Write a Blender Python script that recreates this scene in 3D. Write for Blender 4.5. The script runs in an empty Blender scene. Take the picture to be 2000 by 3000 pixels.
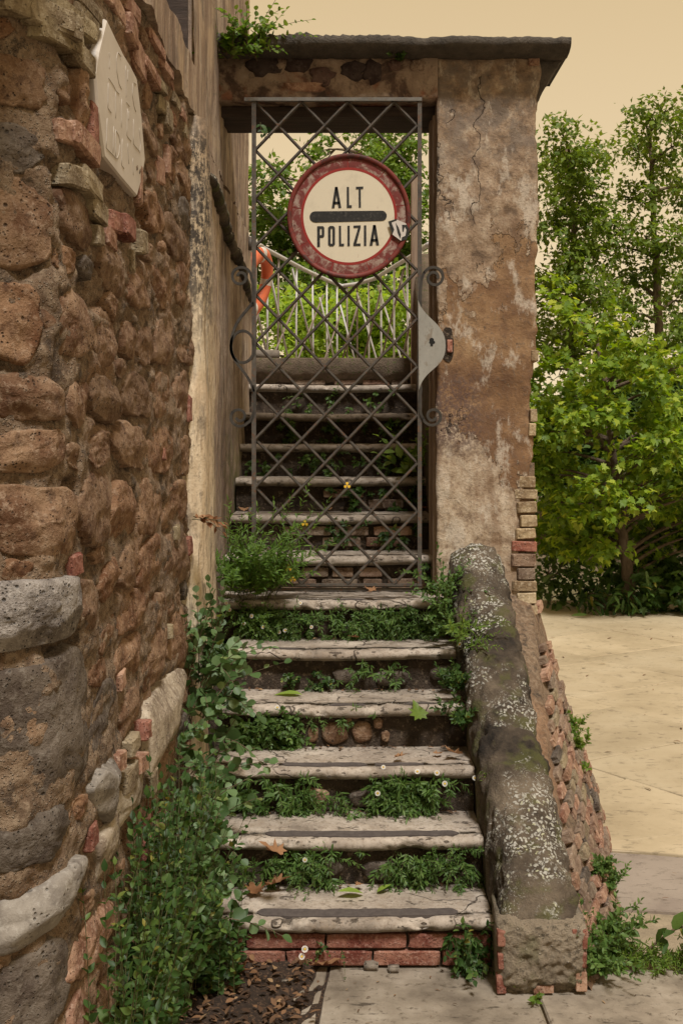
import bpy, bmesh, math, random
import numpy as np
from mathutils import Vector, Matrix, noise
R = math.radians
rng = random.Random(7)
scene = bpy.context.scene
COL = scene.collection

# ---------------------------------------------------------------- camera, sky, sun, exposure
F = 3520.0          # focal length in photo pixels (photo 2000 x 3000)
CH = 1.79           # eye height above the paving
cam_data = bpy.data.cameras.new('camera')
cam = bpy.data.objects.new('camera', cam_data)
COL.objects.link(cam)
cam.location = (0, 0, CH)
cam.rotation_euler = (R(90), 0, 0)
cam_data.sensor_fit = 'AUTO'
cam_data.sensor_width = 36
cam_data.lens = 36 * F / 3000
cam_data.shift_y = -200 / 3000
cam_data.clip_start = 0.05
cam_data.clip_end = 3000
scene.camera = cam

SUN_EL, SUN_AZ = R(60), R(163)     # azimuth measured from +Y towards +X
world = bpy.data.worlds.new('World')
scene.world = world
world.use_nodes = True
wn = world.node_tree
wn.nodes.clear()
w_out = wn.nodes.new('ShaderNodeOutputWorld')
w_bg = wn.nodes.new('ShaderNodeBackground')
w_sky = wn.nodes.new('ShaderNodeTexSky')
w_sky.sky_type = 'NISHITA'
w_sky.sun_disc = False
w_sky.sun_elevation = SUN_EL
w_sky.sun_rotation = SUN_AZ
w_sky.dust_density = 6.0
w_sky.air_density = 1.5
w_mix = wn.nodes.new('ShaderNodeMix')
w_mix.data_type = 'RGBA'
w_mix.inputs[0].default_value = 0.96          # a closed, evenly tan cloud deck hides nearly all of the blue
w_geo = wn.nodes.new('ShaderNodeTexCoord'); w_sep = wn.nodes.new('ShaderNodeSeparateXYZ'); w_ramp = wn.nodes.new('ShaderNodeValToRGB')
wn.links.new(w_geo.outputs['Generated'], w_sep.inputs[0]); wn.links.new(w_sep.outputs[2], w_ramp.inputs[0])
w_ramp.color_ramp.elements[0].position = 0.0; w_ramp.color_ramp.elements[0].color = (.86, .69, .455, 1)
w_ramp.color_ramp.elements[1].position = 0.40; w_ramp.color_ramp.elements[1].color = (.60, .44, .235, 1)
w_mul = wn.nodes.new('ShaderNodeVectorMath'); w_mul.operation = 'SCALE'; w_mul.inputs[3].default_value = 10.0
wn.links.new(w_ramp.outputs[0], w_mul.inputs[0]); wn.links.new(w_mul.outputs[0], w_mix.inputs[7])
wn.links.new(w_sky.outputs[0], w_mix.inputs[6])
wn.links.new(w_mix.outputs[2], w_bg.inputs[0])
w_bg.inputs[1].default_value = 0.043
wn.links.new(w_bg.outputs[0], w_out.inputs[0])

sun_data = bpy.data.lights.new('sun', 'SUN')
sun_data.energy = 1.5
sun_data.angle = R(10)
sun_data.color = (1.0, 0.975, 0.93)
sun = bpy.data.objects.new('sun', sun_data)
COL.objects.link(sun)
sd = Vector((math.sin(SUN_AZ) * math.cos(SUN_EL), math.cos(SUN_AZ) * math.cos(SUN_EL), math.sin(SUN_EL)))
sun.rotation_euler = sd.to_track_quat('Z', 'Y').to_euler()
sun.location = sd * 30

scene.view_settings.view_transform = 'Standard'
scene.view_settings.look = 'None'
scene.view_settings.gamma = 1
scene.view_settings.use_curve_mapping = False
scene.view_settings.exposure = 1.42
scene.render.engine = 'CYCLES'
scene.cycles.max_bounces = 6
scene.cycles.transparent_max_bounces = 8

# ---------------------------------------------------------------- helpers
DS = 2000 / 1568.0      # units in which the photo was measured -> photo pixels
def W(x, y, Y):
    """world point seen at measured photo position (x, y) at depth Y"""
    return Vector(((x * DS - 1000) * Y / F, Y, CH - (y * DS - 1300) * Y / F))
def G(x, y, z):
    """world point at height z seen at (x, y)"""
    Y = (CH - z) * F / (y * DS - 1300)
    return Vector(((x * DS - 1000) * Y / F, Y, z))

def tag(o, label=None, cat=None, group=None, kind=None):
    if label: o['label'] = label
    if cat: o['category'] = cat
    if group: o['group'] = group
    if kind: o['kind'] = kind
    return o
ORG = {}
def empty(name, loc, label, cat, group=None):
    o = bpy.data.objects.new(name, None)
    COL.objects.link(o)
    o.location = loc
    o.empty_display_size = 0.1
    ORG[o.name] = Vector(loc)
    tag(o, label, cat, group)
    return o
def setpar(o, parent):
    if parent is not None:
        o.parent = parent
        o.matrix_parent_inverse = Matrix.Translation(-ORG.get(parent.name, Vector((0, 0, 0))))
def link(name, me, parent=None, mat=None, smooth=True, M=None):
    o = bpy.data.objects.new(name, me)
    COL.objects.link(o)
    if mat is not None and len(me.materials) == 0:
        me.materials.append(mat)
    if M is not None:
        o.matrix_world = M
    setpar(o, parent)
    if M is not None:
        o.matrix_basis = M
    if smooth and len(me.polygons) and not me.polygons[0].use_smooth:
        me.polygons.foreach_set('use_smooth', [True] * len(me.polygons))
    return o
def mesh_from(verts, faces, name='mesh'):
    me = bpy.data.meshes.new(name)
    me.from_pydata([tuple(v) for v in verts], [], faces)
    me.update()
    return me
class MB:
    def __init__(s): s.v = []; s.f = []
    def add(s, vs, fs):
        b = len(s.v); s.v += [Vector(v) for v in vs]; s.f += [tuple(i + b for i in f) for f in fs]
    def box(s, lo, hi, M=None):
        vs = [Vector((x, y, z)) for x in (lo[0], hi[0]) for y in (lo[1], hi[1]) for z in (lo[2], hi[2])]
        if M is not None: vs = [M @ v for v in vs]
        s.add(vs, [(0, 1, 3, 2), (4, 6, 7, 5), (0, 4, 5, 1), (2, 3, 7, 6), (0, 2, 6, 4), (1, 5, 7, 3)])
    def grid(s, rows, closed_u=False):
        """rows: list of equal-length lists of points"""
        b = len(s.v); n = len(rows[0])
        for r in rows: s.v += [Vector(p) for p in r]
        for i in range(len(rows) - 1):
            for j in range(n - (0 if closed_u else 1)):
                k = (j + 1) % n
                s.f.append((b + i * n + j, b + i * n + k, b + (i + 1) * n + k, b + (i + 1) * n + j))
    def tube(s, pts, rad, seg=8, cap=True):
        pts = [Vector(p) for p in pts]
        if not hasattr(rad, '__len__'): rad = [rad] * len(pts)
        rows = []; prev = None
        for i, p in enumerate(pts):
            t = (pts[min(i + 1, len(pts) - 1)] - pts[max(i - 1, 0)])
            if t.length < 1e-9: t = Vector((0, 0, 1))
            t.normalize()
            if prev is None:
                a = t.orthogonal().normalized()
            else:
                a = prev - t * prev.dot(t)
                a = a.normalized() if a.length > 1e-6 else t.orthogonal().normalized()
            prev = a; b = t.cross(a)
            rows.append([p + (a * math.cos(2 * math.pi * j / seg) + b * math.sin(2 * math.pi * j / seg)) * rad[i] for j in range(seg)])
        base = len(s.v)
        s.grid(rows, True)
        if cap:
            s.f.append(tuple(base + j for j in reversed(range(seg))))
            s.f.append(tuple(base + (len(rows) - 1) * seg + j for j in range(seg)))
    def ribbon(s, pts, wid, thick, nrm, closed=False):
        """flat bar following pts: wid across (in plane), thick along nrm"""
        pts = [Vector(p) for p in pts]; nrm = Vector(nrm); rows = []; n = len(pts)
        for i, p in enumerate(pts):
            t = (pts[(i + 1) % n] - pts[i - 1]) if closed else (pts[min(i + 1, n - 1)] - pts[max(i - 1, 0)])
            t.normalize(); a = nrm.cross(t).normalized() * wid / 2; b = nrm * thick / 2
            rows.append([p + a + b, p - a + b, p - a - b, p + a - b])
        if closed: rows.append(rows[0])
        base = len(s.v)
        s.grid(rows, True)
        if not closed:
            s.f.append((base + 3, base + 2, base + 1, base)); k = base + (n - 1) * 4
            s.f.append((k, k + 1, k + 2, k + 3))
    def mesh(s, name='mesh'): return mesh_from(s.v, s.f, name)
    def build(s, name, mat, parent=None, smooth=False):
        return link(name, s.mesh(name), parent, mat, smooth)

def fbm(p, sc=1.0, oc=4):
    return noise.fractal(Vector(p) * sc, 1.0, 2.0, oc)
def lerp(a, b, t): return a + (b - a) * t
def sstep(a, b, x):
    t = max(0.0, min(1.0, (x - a) / (b - a))); return t * t * (3 - 2 * t)

# rough little block (brick): rounded, jittered; built once per variant and shared
def rough_block(seed, n=3, jit=0.06, rnd=0.12):
    r = random.Random(seed); vs = {}; V = []; Fc = []
    def vid(i, j, k):
        if (i, j, k) in vs: return vs[(i, j, k)]
        ax = [-1 + 2 * t / n for t in range(n + 1)]; ax[1] = -.84; ax[n - 1] = .84
        p = Vector((ax[i], ax[j], ax[k])); q = p.copy()
        ex = sum(abs(c) > .99 for c in p)
        if ex >= 2: q = Vector([c * (1 - (rnd * .5 if ex == 2 else rnd * .75)) if abs(c) > .99 else c for c in p])
        q += Vector((r.uniform(-1, 1), r.uniform(-1, 1), r.uniform(-1, 1))) * jit
        vs[(i, j, k)] = len(V); V.append(q * .5); return vs[(i, j, k)]
    for a in range(n):
        for b in range(n):
            for (ax, side) in ((0, 0), (0, n), (1, 0), (1, n), (2, 0), (2, n)):
                c = [(a, b), (a + 1, b), (a + 1, b + 1), (a, b + 1)]
                q = []
                for (s, t) in c:
                    ijk = [s, t]; ijk.insert(ax, side); q.append(vid(*ijk))
                flip = (side == 0) ^ (ax == 1)
                Fc.append(tuple(reversed(q)) if flip else tuple(q))
    return mesh_from(V, Fc, 'block')
def frame(x, y, z, o):
    return Matrix(((x[0], y[0], z[0], o[0]), (x[1], y[1], z[1], o[1]), (x[2], y[2], z[2], o[2]), (0, 0, 0, 1)))

# ---------------------------------------------------------------- materials
class NT:
    def __init__(s, name):
        s.m = bpy.data.materials.new(name); s.m.use_nodes = True
        s.t = s.m.node_tree; s.t.nodes.clear()
        s.out = s.t.nodes.new('ShaderNodeOutputMaterial')
        s.geo = s.t.nodes.new('ShaderNodeNewGeometry')
        s.obj = s.t.nodes.new('ShaderNodeObjectInfo')
        s.pos = s.geo.outputs['Position']
    def n(s, t, **k):
        nd = s.t.nodes.new(t)
        for a, b in k.items(): setattr(nd, a, b)
        return nd
    def set(s, sock, v):
        if hasattr(v, 'is_output'): s.t.links.new(v, sock)
        else:
            if isinstance(v, tuple) and len(v) == 3 and sock.type == 'RGBA': v = (*v, 1)
            sock.default_value = v
    def vscale(s, vec, sc, off=None):
        nd = s.n('ShaderNodeVectorMath', operation='MULTIPLY_ADD'); s.set(nd.inputs[0], vec)
        nd.inputs[1].default_value = sc; 
        if off is not None: s.set(nd.inputs[2], off)
        else: nd.inputs[2].default_value = (0, 0, 0)
        return nd.outputs[0]
    def noise(s, scale, detail=5, rough=.55, vec=None, dist=0.0):
        nd = s.n('ShaderNodeTexNoise'); s.set(nd.inputs['Vector'], vec if vec is not None else s.pos)
        nd.inputs['Scale'].default_value = scale; nd.inputs['Detail'].default_value = detail
        nd.inputs['Roughness'].default_value = rough; nd.inputs['Distortion'].default_value = dist
        return nd.outputs['Fac']
    def voro(s, scale, feature='F1', vec=None, out='Distance', rand=1.0):
        nd = s.n('ShaderNodeTexVoronoi', feature=feature); s.set(nd.inputs['Vector'], vec if vec is not None else s.pos)
        nd.inputs['Scale'].default_value = scale; nd.inputs['Randomness'].default_value = rand
        return nd.outputs[out]
    def ramp(s, fac, stops, interp='LINEAR'):
        nd = s.n('ShaderNodeValToRGB'); nd.color_ramp.interpolation = interp; s.set(nd.inputs[0], fac)
        e = nd.color_ramp.elements
        while len(e) < len(stops): e.new(0.5)
        for el, (p, c) in zip(e, stops):
            el.position = p; el.color = (*c, 1) if isinstance(c, tuple) else (c, c, c, 1)
        return nd.outputs[0]
    def mask(s, fac, lo, hi):
        nd = s.n('ShaderNodeMapRange', interpolation_type='SMOOTHSTEP'); s.set(nd.inputs[0], fac)
        nd.inputs[1].default_value = lo; nd.inputs[2].default_value = hi
        return nd.outputs[0]
    def mix(s, f, a, b, mode='MIX'):
        nd = s.n('ShaderNodeMix', data_type='RGBA', blend_type=mode)
        s.set(nd.inputs[0], f); s.set(nd.inputs[6], a); s.set(nd.inputs[7], b)
        return nd.outputs[2]
    def math(s, op, a, b=0.0, c=None):
        nd = s.n('ShaderNodeMath', operation=op); s.set(nd.inputs[0], a); s.set(nd.inputs[1], b)
        if c is not None: s.set(nd.inputs[2], c)
        return nd.outputs[0]
    def sep(s, v=None):
        nd = s.n('ShaderNodeSeparateXYZ'); s.set(nd.inputs[0], v if v is not None else s.pos); return nd.outputs
    def bump(s, h, strength=.5, dist=.01, nrm=None):
        nd = s.n('ShaderNodeBump'); s.set(nd.inputs['Height'], h)
        nd.inputs['Strength'].default_value = strength; nd.inputs['Distance'].default_value = dist
        if nrm is not None: s.set(nd.inputs['Normal'], nrm)
        return nd.outputs[0]
    def hsv(s, col, h=.5, sat=1., v=1.):
        nd = s.n('ShaderNodeHueSaturation'); s.set(nd.inputs['Color'], col)
        s.set(nd.inputs['Hue'], h); s.set(nd.inputs['Saturation'], sat); s.set(nd.inputs['Value'], v)
        return nd.outputs[0]
    def done(s, col, rough=.9, nrm=None, metal=0.0, spec=.3):
        b = s.n('ShaderNodeBsdfPrincipled'); s.set(b.inputs['Base Color'], col); s.set(b.inputs['Roughness'], rough)
        b.inputs['Metallic'].default_value = metal; b.inputs['Specular IOR Level'].default_value = spec
        if nrm is not None: s.set(b.inputs['Normal'], nrm)
        s.t.links.new(b.outputs[0], s.out.inputs[0]); return s.m

def m_stone(name, c1, c2, c3, pit=.5, sc=1.0, bumpd=.012, rough=.95):
    s = NT(name)
    base = s.ramp(s.obj.outputs['Random'], [(0, c1), (.5, c2), (1, c3)])
    a = s.noise(9 * sc, 6, .65); b = s.noise(60 * sc, 5, .7); v = s.voro(95 * sc); v2 = s.voro(34 * sc)
    col = s.mix(s.mask(a, .35, .66), s.hsv(base, .505, .9, 1.15), s.hsv(base, .49, 1.1, .5))
    col = s.mix(s.math('MULTIPLY', s.mask(b, .50, .66), .6), col, s.hsv(base, .51, .7, 1.55))
    col = s.mix(s.math('MULTIPLY', s.mask(s.noise(26 * sc, 6, .75), .53, .64), .6 * pit + .1), col, s.hsv(base, .49, 1., .35))
    pits = s.math('MULTIPLY', s.math('SUBTRACT', 1.0, s.mask(v, .08, .3)), s.mask(s.noise(22 * sc, 3), .42, .62))
    pits2 = s.math('MULTIPLY', s.math('SUBTRACT', 1.0, s.mask(v2, .05, .2)), s.mask(s.noise(11 * sc, 2), .5, .62))
    pits = s.math('MAXIMUM', pits, pits2)
    col = s.mix(s.math('MULTIPLY', pits, pit), col, s.hsv(base, .5, .9, .22))
    h = s.math('ADD', s.math('MULTIPLY', b, .9), s.math('MULTIPLY', pits, -1.0))
    h = s.math('ADD', h, s.math('MULTIPLY', a, .8))
    return s.done(col, rough, s.bump(h, .9, bumpd))
M = {}
M['tuff'] = m_stone('tuff_stone', (.225, .115, .056), (.235, .134, .074), (.17, .098, .055), .95)
M['tuff_grey'] = m_stone('grey_tuff', (.125, .096, .074), (.14, .108, .083), (.11, .086, .067), .6)
M['travertine'] = m_stone('travertine_block', (.29, .25, .22), (.31, .27, .24), (.27, .235, .21), 1.0, 1.1, .02)
M['cream_stone'] = m_stone('cream_stone', (.32, .26, .185), (.35, .28, .205), (.29, .24, .175), .45, .9, .006)
M['white_stone'] = m_stone('white_marble_rubble', (.215, .185, .155), (.24, .21, .18), (.20, .175, .15), .45, .8, .006)
M['brick_red'] = m_stone('red_brick', (.33, .115, .07), (.28, .095, .06), (.38, .15, .095), .5, 1.2, .006)
M['brick_pink'] = m_stone('weathered_pink_brick', (.33, .175, .11), (.37, .21, .135), (.29, .15, .095), .5, 1.2, .006)
M['brick_yellow'] = m_stone('yellow_brick', (.42, .30, .165), (.36, .26, .15), (.47, .36, .22), .5, 1.2, .006)
M['brick_mix'] = m_stone('old_mixed_brick', (.25, .135, .085), (.21, .155, .11), (.31, .17, .10), .65, 1.1, .007)

def m_mortar():
    s = NT('rubble_mortar')
    a = s.noise(5, 6, .6); b = s.noise(45, 6, .7); v = s.voro(120)
    col = s.ramp(a, [(.3, (.075, .050, .033)), (.5, (.165, .108, .068)), (.72, (.235, .165, .108))])
    col = s.mix(s.math('MULTIPLY', s.mask(b, .42, .64), .6), col, (.33, .25, .175))
    col = s.mix(s.math('MULTIPLY', s.mask(s.noise(18, 6, .72), .51, .63), .8), col, (.05, .036, .027))
    col = s.mix(s.math('MULTIPLY', s.mask(s.noise(2.2, 4), .5, .66), .5), col, (.30, .165, .09))
    grain = s.math('SUBTRACT', 1.0, s.mask(v, .1, .35))
    col = s.mix(s.math('MULTIPLY', grain, .3), col, (.5, .43, .34))
    h = s.math('ADD', b, s.math('MULTIPLY', grain, .5))
    return s.done(col, .96, s.bump(h, 1.0, .014))
M['mortar'] = m_mortar()

def m_plaque():
    s = NT('plaque_marble')
    a = s.noise(3.5, 5, .6, dist=.6)
    col = s.ramp(a, [(.3, (.46, .41, .355)), (.55, (.56, .505, .45)), (.8, (.62, .57, .52))])
    return s.done(col, .55, s.bump(s.noise(30, 4), .15, .004))
M['plaque'] = m_plaque()
s_ = NT('plaque_groove'); M['groove'] = s_.done((.40, .355, .305), .8)

def m_streak():
    """lime plaster washed by rain: tall vertical streaks, grime near the top of the strip"""
    s = NT('streaked_plaster')
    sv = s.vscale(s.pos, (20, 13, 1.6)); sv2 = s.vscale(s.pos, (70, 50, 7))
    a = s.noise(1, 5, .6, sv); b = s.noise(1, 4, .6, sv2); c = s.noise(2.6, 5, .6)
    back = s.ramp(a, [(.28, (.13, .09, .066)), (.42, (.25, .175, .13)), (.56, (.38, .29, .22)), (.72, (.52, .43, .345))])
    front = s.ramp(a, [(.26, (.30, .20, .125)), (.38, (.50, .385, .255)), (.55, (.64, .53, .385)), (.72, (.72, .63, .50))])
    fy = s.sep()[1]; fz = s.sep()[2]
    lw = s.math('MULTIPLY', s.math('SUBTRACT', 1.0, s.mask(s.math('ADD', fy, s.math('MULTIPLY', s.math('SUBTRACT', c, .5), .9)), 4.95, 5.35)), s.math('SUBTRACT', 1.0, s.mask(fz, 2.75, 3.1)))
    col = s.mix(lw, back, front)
    col = s.mix(s.math('MULTIPLY', s.mask(b, .53, .66), .7), col, (.18, .13, .095))
    col = s.mix(s.math('MULTIPLY', s.mask(s.noise(7, 6, .7, s.vscale(s.pos, (1, 1, .45))), .50, .62), .6), col, (.13, .105, .085))
    col = s.mix(s.math('MULTIPLY', s.mask(s.noise(34, 6, .75), .54, .64), .5), col, (.11, .085, .065))
    col = s.mix(s.math('MULTIPLY', s.mask(c, .5, .68), .6), col, (.56, .42, .28))
    # black algae crust at the broken arris around z = 2.1 .. 3
    z = s.sep()[2]; y = s.sep()[1]
    zone = s.math('MULTIPLY', s.mask(z, 2.05, 2.5), s.math('SUBTRACT', 1.0, s.mask(z, 2.9, 3.15)))
    zone = s.math('MULTIPLY', zone, s.math('SUBTRACT', 1.0, s.mask(y, 4.95, 5.35)))
    grime = s.math('MULTIPLY', zone, s.mask(s.noise(26, 6, .75), .40, .56))
    col = s.mix(grime, col, (.06, .05, .042))
    spots = s.math('MULTIPLY', zone, s.math('SUBTRACT', 1.0, s.mask(s.voro(60), .12, .2)))
    col = s.mix(s.math('MULTIPLY', spots, s.mask(s.noise(14), .5, .6)), col, (.62, .56, .48))
    # moss low down by the stairs
    moss = s.math('MULTIPLY', s.math('SUBTRACT', 1.0, s.mask(z, 1.3, 2.2)), s.math('MULTIPLY', s.mask(y, 5.7, 6.2), s.mask(s.noise(12, 5), .4, .6)))
    col = s.mix(s.math('MULTIPLY', moss, .85), col, (.13, .14, .03))
    h = s.math('ADD', s.math('MULTIPLY', a, 1.0), s.math('ADD', s.math('MULTIPLY', b, .5), s.math('MULTIPLY', s.noise(70, 4, .7), .4)))
    return s.done(col, .93, s.bump(h, .75, .012))
M['streak'] = m_streak()

def m_pillar():
    s = NT('pillar_plaster')
    P = s.sep(); x, y, z = P[0], P[1], P[2]
    n1 = s.noise(3.2, 6, .62); n2 = s.noise(14, 6, .68); n3 = s.noise(70, 5, .7); n4 = s.noise(6.5, 6, .7, s.vscale(s.pos, (1, 1, .55)))
    ochre = s.ramp(n1, [(.32, (.115, .060, .032)), (.46, (.215, .122, .062)), (.60, (.31, .195, .105)), (.74, (.40, .29, .175))])
    ochre = s.mix(s.math('MULTIPLY', s.mask(n2, .48, .62), .6), ochre, (.13, .072, .042))
    skim = s.ramp(n2, [(.36, (.12, .083, .058)), (.47, (.265, .185, .122)), (.58, (.375, .28, .195)), (.70, (.53, .44, .33))])
    # grey soot on the upper skim coat
    soot = s.math('MULTIPLY', s.mask(z, 2.6, 3.45), s.mask(s.noise(5.2, 6, .72), .40, .56))
    skim = s.mix(s.math('MULTIPLY', soot, .8), skim, (.14, .12, .105))
    # upper skim coat with a ragged lower edge (x dependent), lower pale patch
    edge = s.math('ADD', z, s.math('MULTIPLY', s.math('SUBTRACT', n4, .5), 1.3))
    edge = s.math('ADD', edge, s.math('MULTIPLY', s.math('SUBTRACT', x, .7), -.35))
    up = s.mask(edge, 2.52, 2.72)
    lo_c = s.math('ADD', s.math('ADD', z, s.math('MULTIPLY', s.math('SUBTRACT', x, .62), 1.2)), s.math('MULTIPLY', s.math('SUBTRACT', n4, .5), 1.1))
    lo = s.math('SUBTRACT', 1.0, s.mask(lo_c, 1.70, 1.94))
    bits = s.math('MULTIPLY', s.mask(s.noise(9, 6, .72), .60, .63), s.mask(z, 1.2, 2.3))
    lay = s.math('MAXIMUM', s.math('MAXIMUM', up, lo), bits)
    pale = s.ramp(n2, [(.36, (.20, .14, .095)), (.47, (.40, .31, .22)), (.68, (.60, .51, .40))])
    skim = s.mix(lo, skim, pale)
    lay = s.mask(s.math('ADD', lay, s.math('MULTIPLY', s.math('SUBTRACT', n2, .5), 1.1)), .42, .62)
    col = s.mix(s.math('MULTIPLY', lay, .9), ochre, skim)
    col = s.mix(s.math('MULTIPLY', s.mask(s.noise(4.5, 6, .7, s.vscale(s.pos, (1.6, 1, .5))), .50, .64), .5), col, (.17, .095, .05))
    col = s.mix(s.math('MULTIPLY', s.mask(s.noise(6.0, 6, .72, s.vscale(s.pos, (1.4, 1, .7))), .53, .63), .65), col, (.52, .45, .365))
    # damp purple-black bloom between z 1.8 and 2
    d = s.math('SUBTRACT', 1.0, s.mask(s.math('ABSOLUTE', s.math('SUBTRACT', z, 1.93)), .1, .26))
    d = s.math('MULTIPLY', d, s.math('MULTIPLY', s.math('SUBTRACT', 1.0, s.mask(x, .58, .74)), s.mask(n3, .38, .55)))
    col = s.mix(s.math('MULTIPLY', d, .8), col, (.10, .06, .05))
    # hairline cracks
    vv = s.n('ShaderNodeVectorMath', operation='ADD'); s.set(vv.inputs[0], s.pos)
    nn = s.n('ShaderNodeTexNoise'); s.set(nn.inputs['Vector'], s.pos); nn.inputs['Scale'].default_value = 9; nn.inputs['Detail'].default_value = 5
    sc = s.vscale(nn.outputs['Color'], (.22, .22, .30)); s.set(vv.inputs[1], sc)
    cr = s.voro(3.0, 'DISTANCE_TO_EDGE', s.vscale(vv.outputs[0], (1, 1, .42)))
    crack = s.math('MULTIPLY', s.math('SUBTRACT', 1.0, s.mask(cr, .0, .011)), s.mask(s.noise(2.6, 4), .52, .58))
    col = s.mix(s.math('MULTIPLY', crack, .9), col, (.05, .035, .028))
    spk = s.math('MULTIPLY', s.mask(n3, .54, .66), .55)
    col = s.mix(spk, col, (.12, .09, .07))
    h = s.math('ADD', s.math('MULTIPLY', lay, .9), s.math('ADD', s.math('MULTIPLY', n3, .5), s.math('MULTIPLY', n2, .7)))
    h = s.math('SUBTRACT', h, s.math('MULTIPLY', crack, 1.2))
    return s.done(col, .93, s.bump(h, .9, .010))
M['pillar'] = m_pillar()

def m_lintel():
    s = NT('lintel_render')
    n1 = s.noise(5.5, 6, .65, dist=.4); n2 = s.noise(28, 6, .7); n3 = s.noise(90, 4, .7)
    col = s.ramp(n1, [(.32, (.06, .042, .034)), (.44, (.12, .075, .055)), (.50, (.28, .20, .145)), (.7, (.40, .31, .235))])
    col = s.mix(s.math('MULTIPLY', s.mask(s.noise(4.2, 5), .56, .64), .8), col, (.24, .085, .045))
    col = s.mix(s.math('MULTIPLY', s.mask(n2, .54, .7), .6), col, (.05, .04, .033))
    return s.done(col, .95, s.bump(s.math('ADD', s.math('MULTIPLY', n1, 2.2), s.math('ADD', n2, s.math('MULTIPLY', n3, .4))), .9, .014))
M['lintel'] = m_lintel()
def m_simple(name, c1, c2, sc=8, rough=.9, bumps=.5, bd=.006, vec=(1, 1, 1), metal=0., c3=None):
    s = NT(name); v = s.vscale(s.pos, vec)
    a = s.noise(sc, 6, .65, v); b = s.noise(sc * 7, 4, .7, v)
    col = s.ramp(a, [(.32, c1), (.68, c2)])
    if c3: col = s.mix(s.mask(s.noise(sc * 2.6, 5, .7, v), .55, .63), col, c3)
    col = s.mix(s.math('MULTIPLY', s.mask(b, .5, .72), .35), col, s.hsv(col, .5, .9, .5))
    return s.done(col, rough, s.bump(s.math('ADD', a, b), bumps, bd), metal)
M['coping'] = m_simple('sooty_coping', (.060, .052, .044), (.125, .105, .085), 14, .95, .9, .012)
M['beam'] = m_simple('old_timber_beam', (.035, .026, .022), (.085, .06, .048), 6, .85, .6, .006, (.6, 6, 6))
M['timber'] = m_simple('weathered_jamb_timber', (.20, .13, .09), (.40, .30, .22), 3, .85, .8, .008, (9, 9, .35))
M['soil'] = m_simple('dark_riser_soil', (.030, .022, .016), (.085, .060, .042), 16, .97, 1., .014, c3=(.16, .12, .085))
M['litter'] = m_simple('leaf_litter', (.03, .021, .016), (.085, .052, .034), 38, .97, 1., .014, c3=(.20, .12, .07))
M['scroll_iron'] = m_simple('dark_scroll_iron', (.025, .022, .019), (.06, .052, .043), 24, .6, .5, .002)
M['iron'] = m_simple('painted_iron', (.050, .042, .036), (.110, .095, .078), 24, .62, .5, .002, c3=(.12, .06, .034))
M['iron_grey'] = m_simple('grey_painted_iron', (.11, .102, .09), (.16, .15, .134), 30, .6, .3, .002, c3=(.14, .10, .07))
M['lock'] = m_simple('grey_lock_plate', (.25, .24, .215), (.31, .30, .27), 9, .5, .2, .002, (1, 1, .5), 0., (.22, .19, .155))
M['black'] = m_simple('black_paint', (.012, .012, .012), (.028, .027, .025), 30, .55, .2, .002, c3=(.05, .048, .042))
M['keyhole'] = m_simple('dark_keyhole', (.01, .01, .01), (.02, .018, .015), 30, .8)
M['rail_paint'] = m_simple('pale_rail_paint', (.42, .40, .40), (.56, .54, .53), 20, .5, .2, .002)
M['rail_brown'] = m_simple('brown_rail_paint', (.15, .11, .09), (.23, .18, .15), 20, .55, .2, .002)
M['orange'] = m_simple('lifebuoy_orange', (.62, .13, .055), (.72, .18, .08), 10, .5, .2, .002)
M['buoy_white'] = m_simple('lifebuoy_band', (.55, .50, .44), (.66, .61, .55), 14, .6, .2, .002)
M['bark'] = m_simple('bark', (.11, .075, .05), (.21, .155, .11), 7, .95, 1., .02, (3, 3, .8))
M['stem'] = m_simple('green_stem', (.06, .075, .025), (.12, .10, .045), 20, .7)
M['twig'] = m_simple('brown_twig', (.10, .065, .04), (.16, .11, .07), 20, .8)
M['strip'] = m_simple('anti_slip_strip', (.060, .048, .044), (.095, .078, .070), 40, .9, .5, .002)
M['pebble'] = m_simple('pebble', (.14, .115, .09), (.24, .20, .16), 30, .9, .6, .004)
M['moss_mortar'] = m_simple('mossy_joint_mortar', (.09, .065, .045), (.17, .125, .085), 14, .97, 1., .012, c3=(.08, .085, .03))

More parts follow.
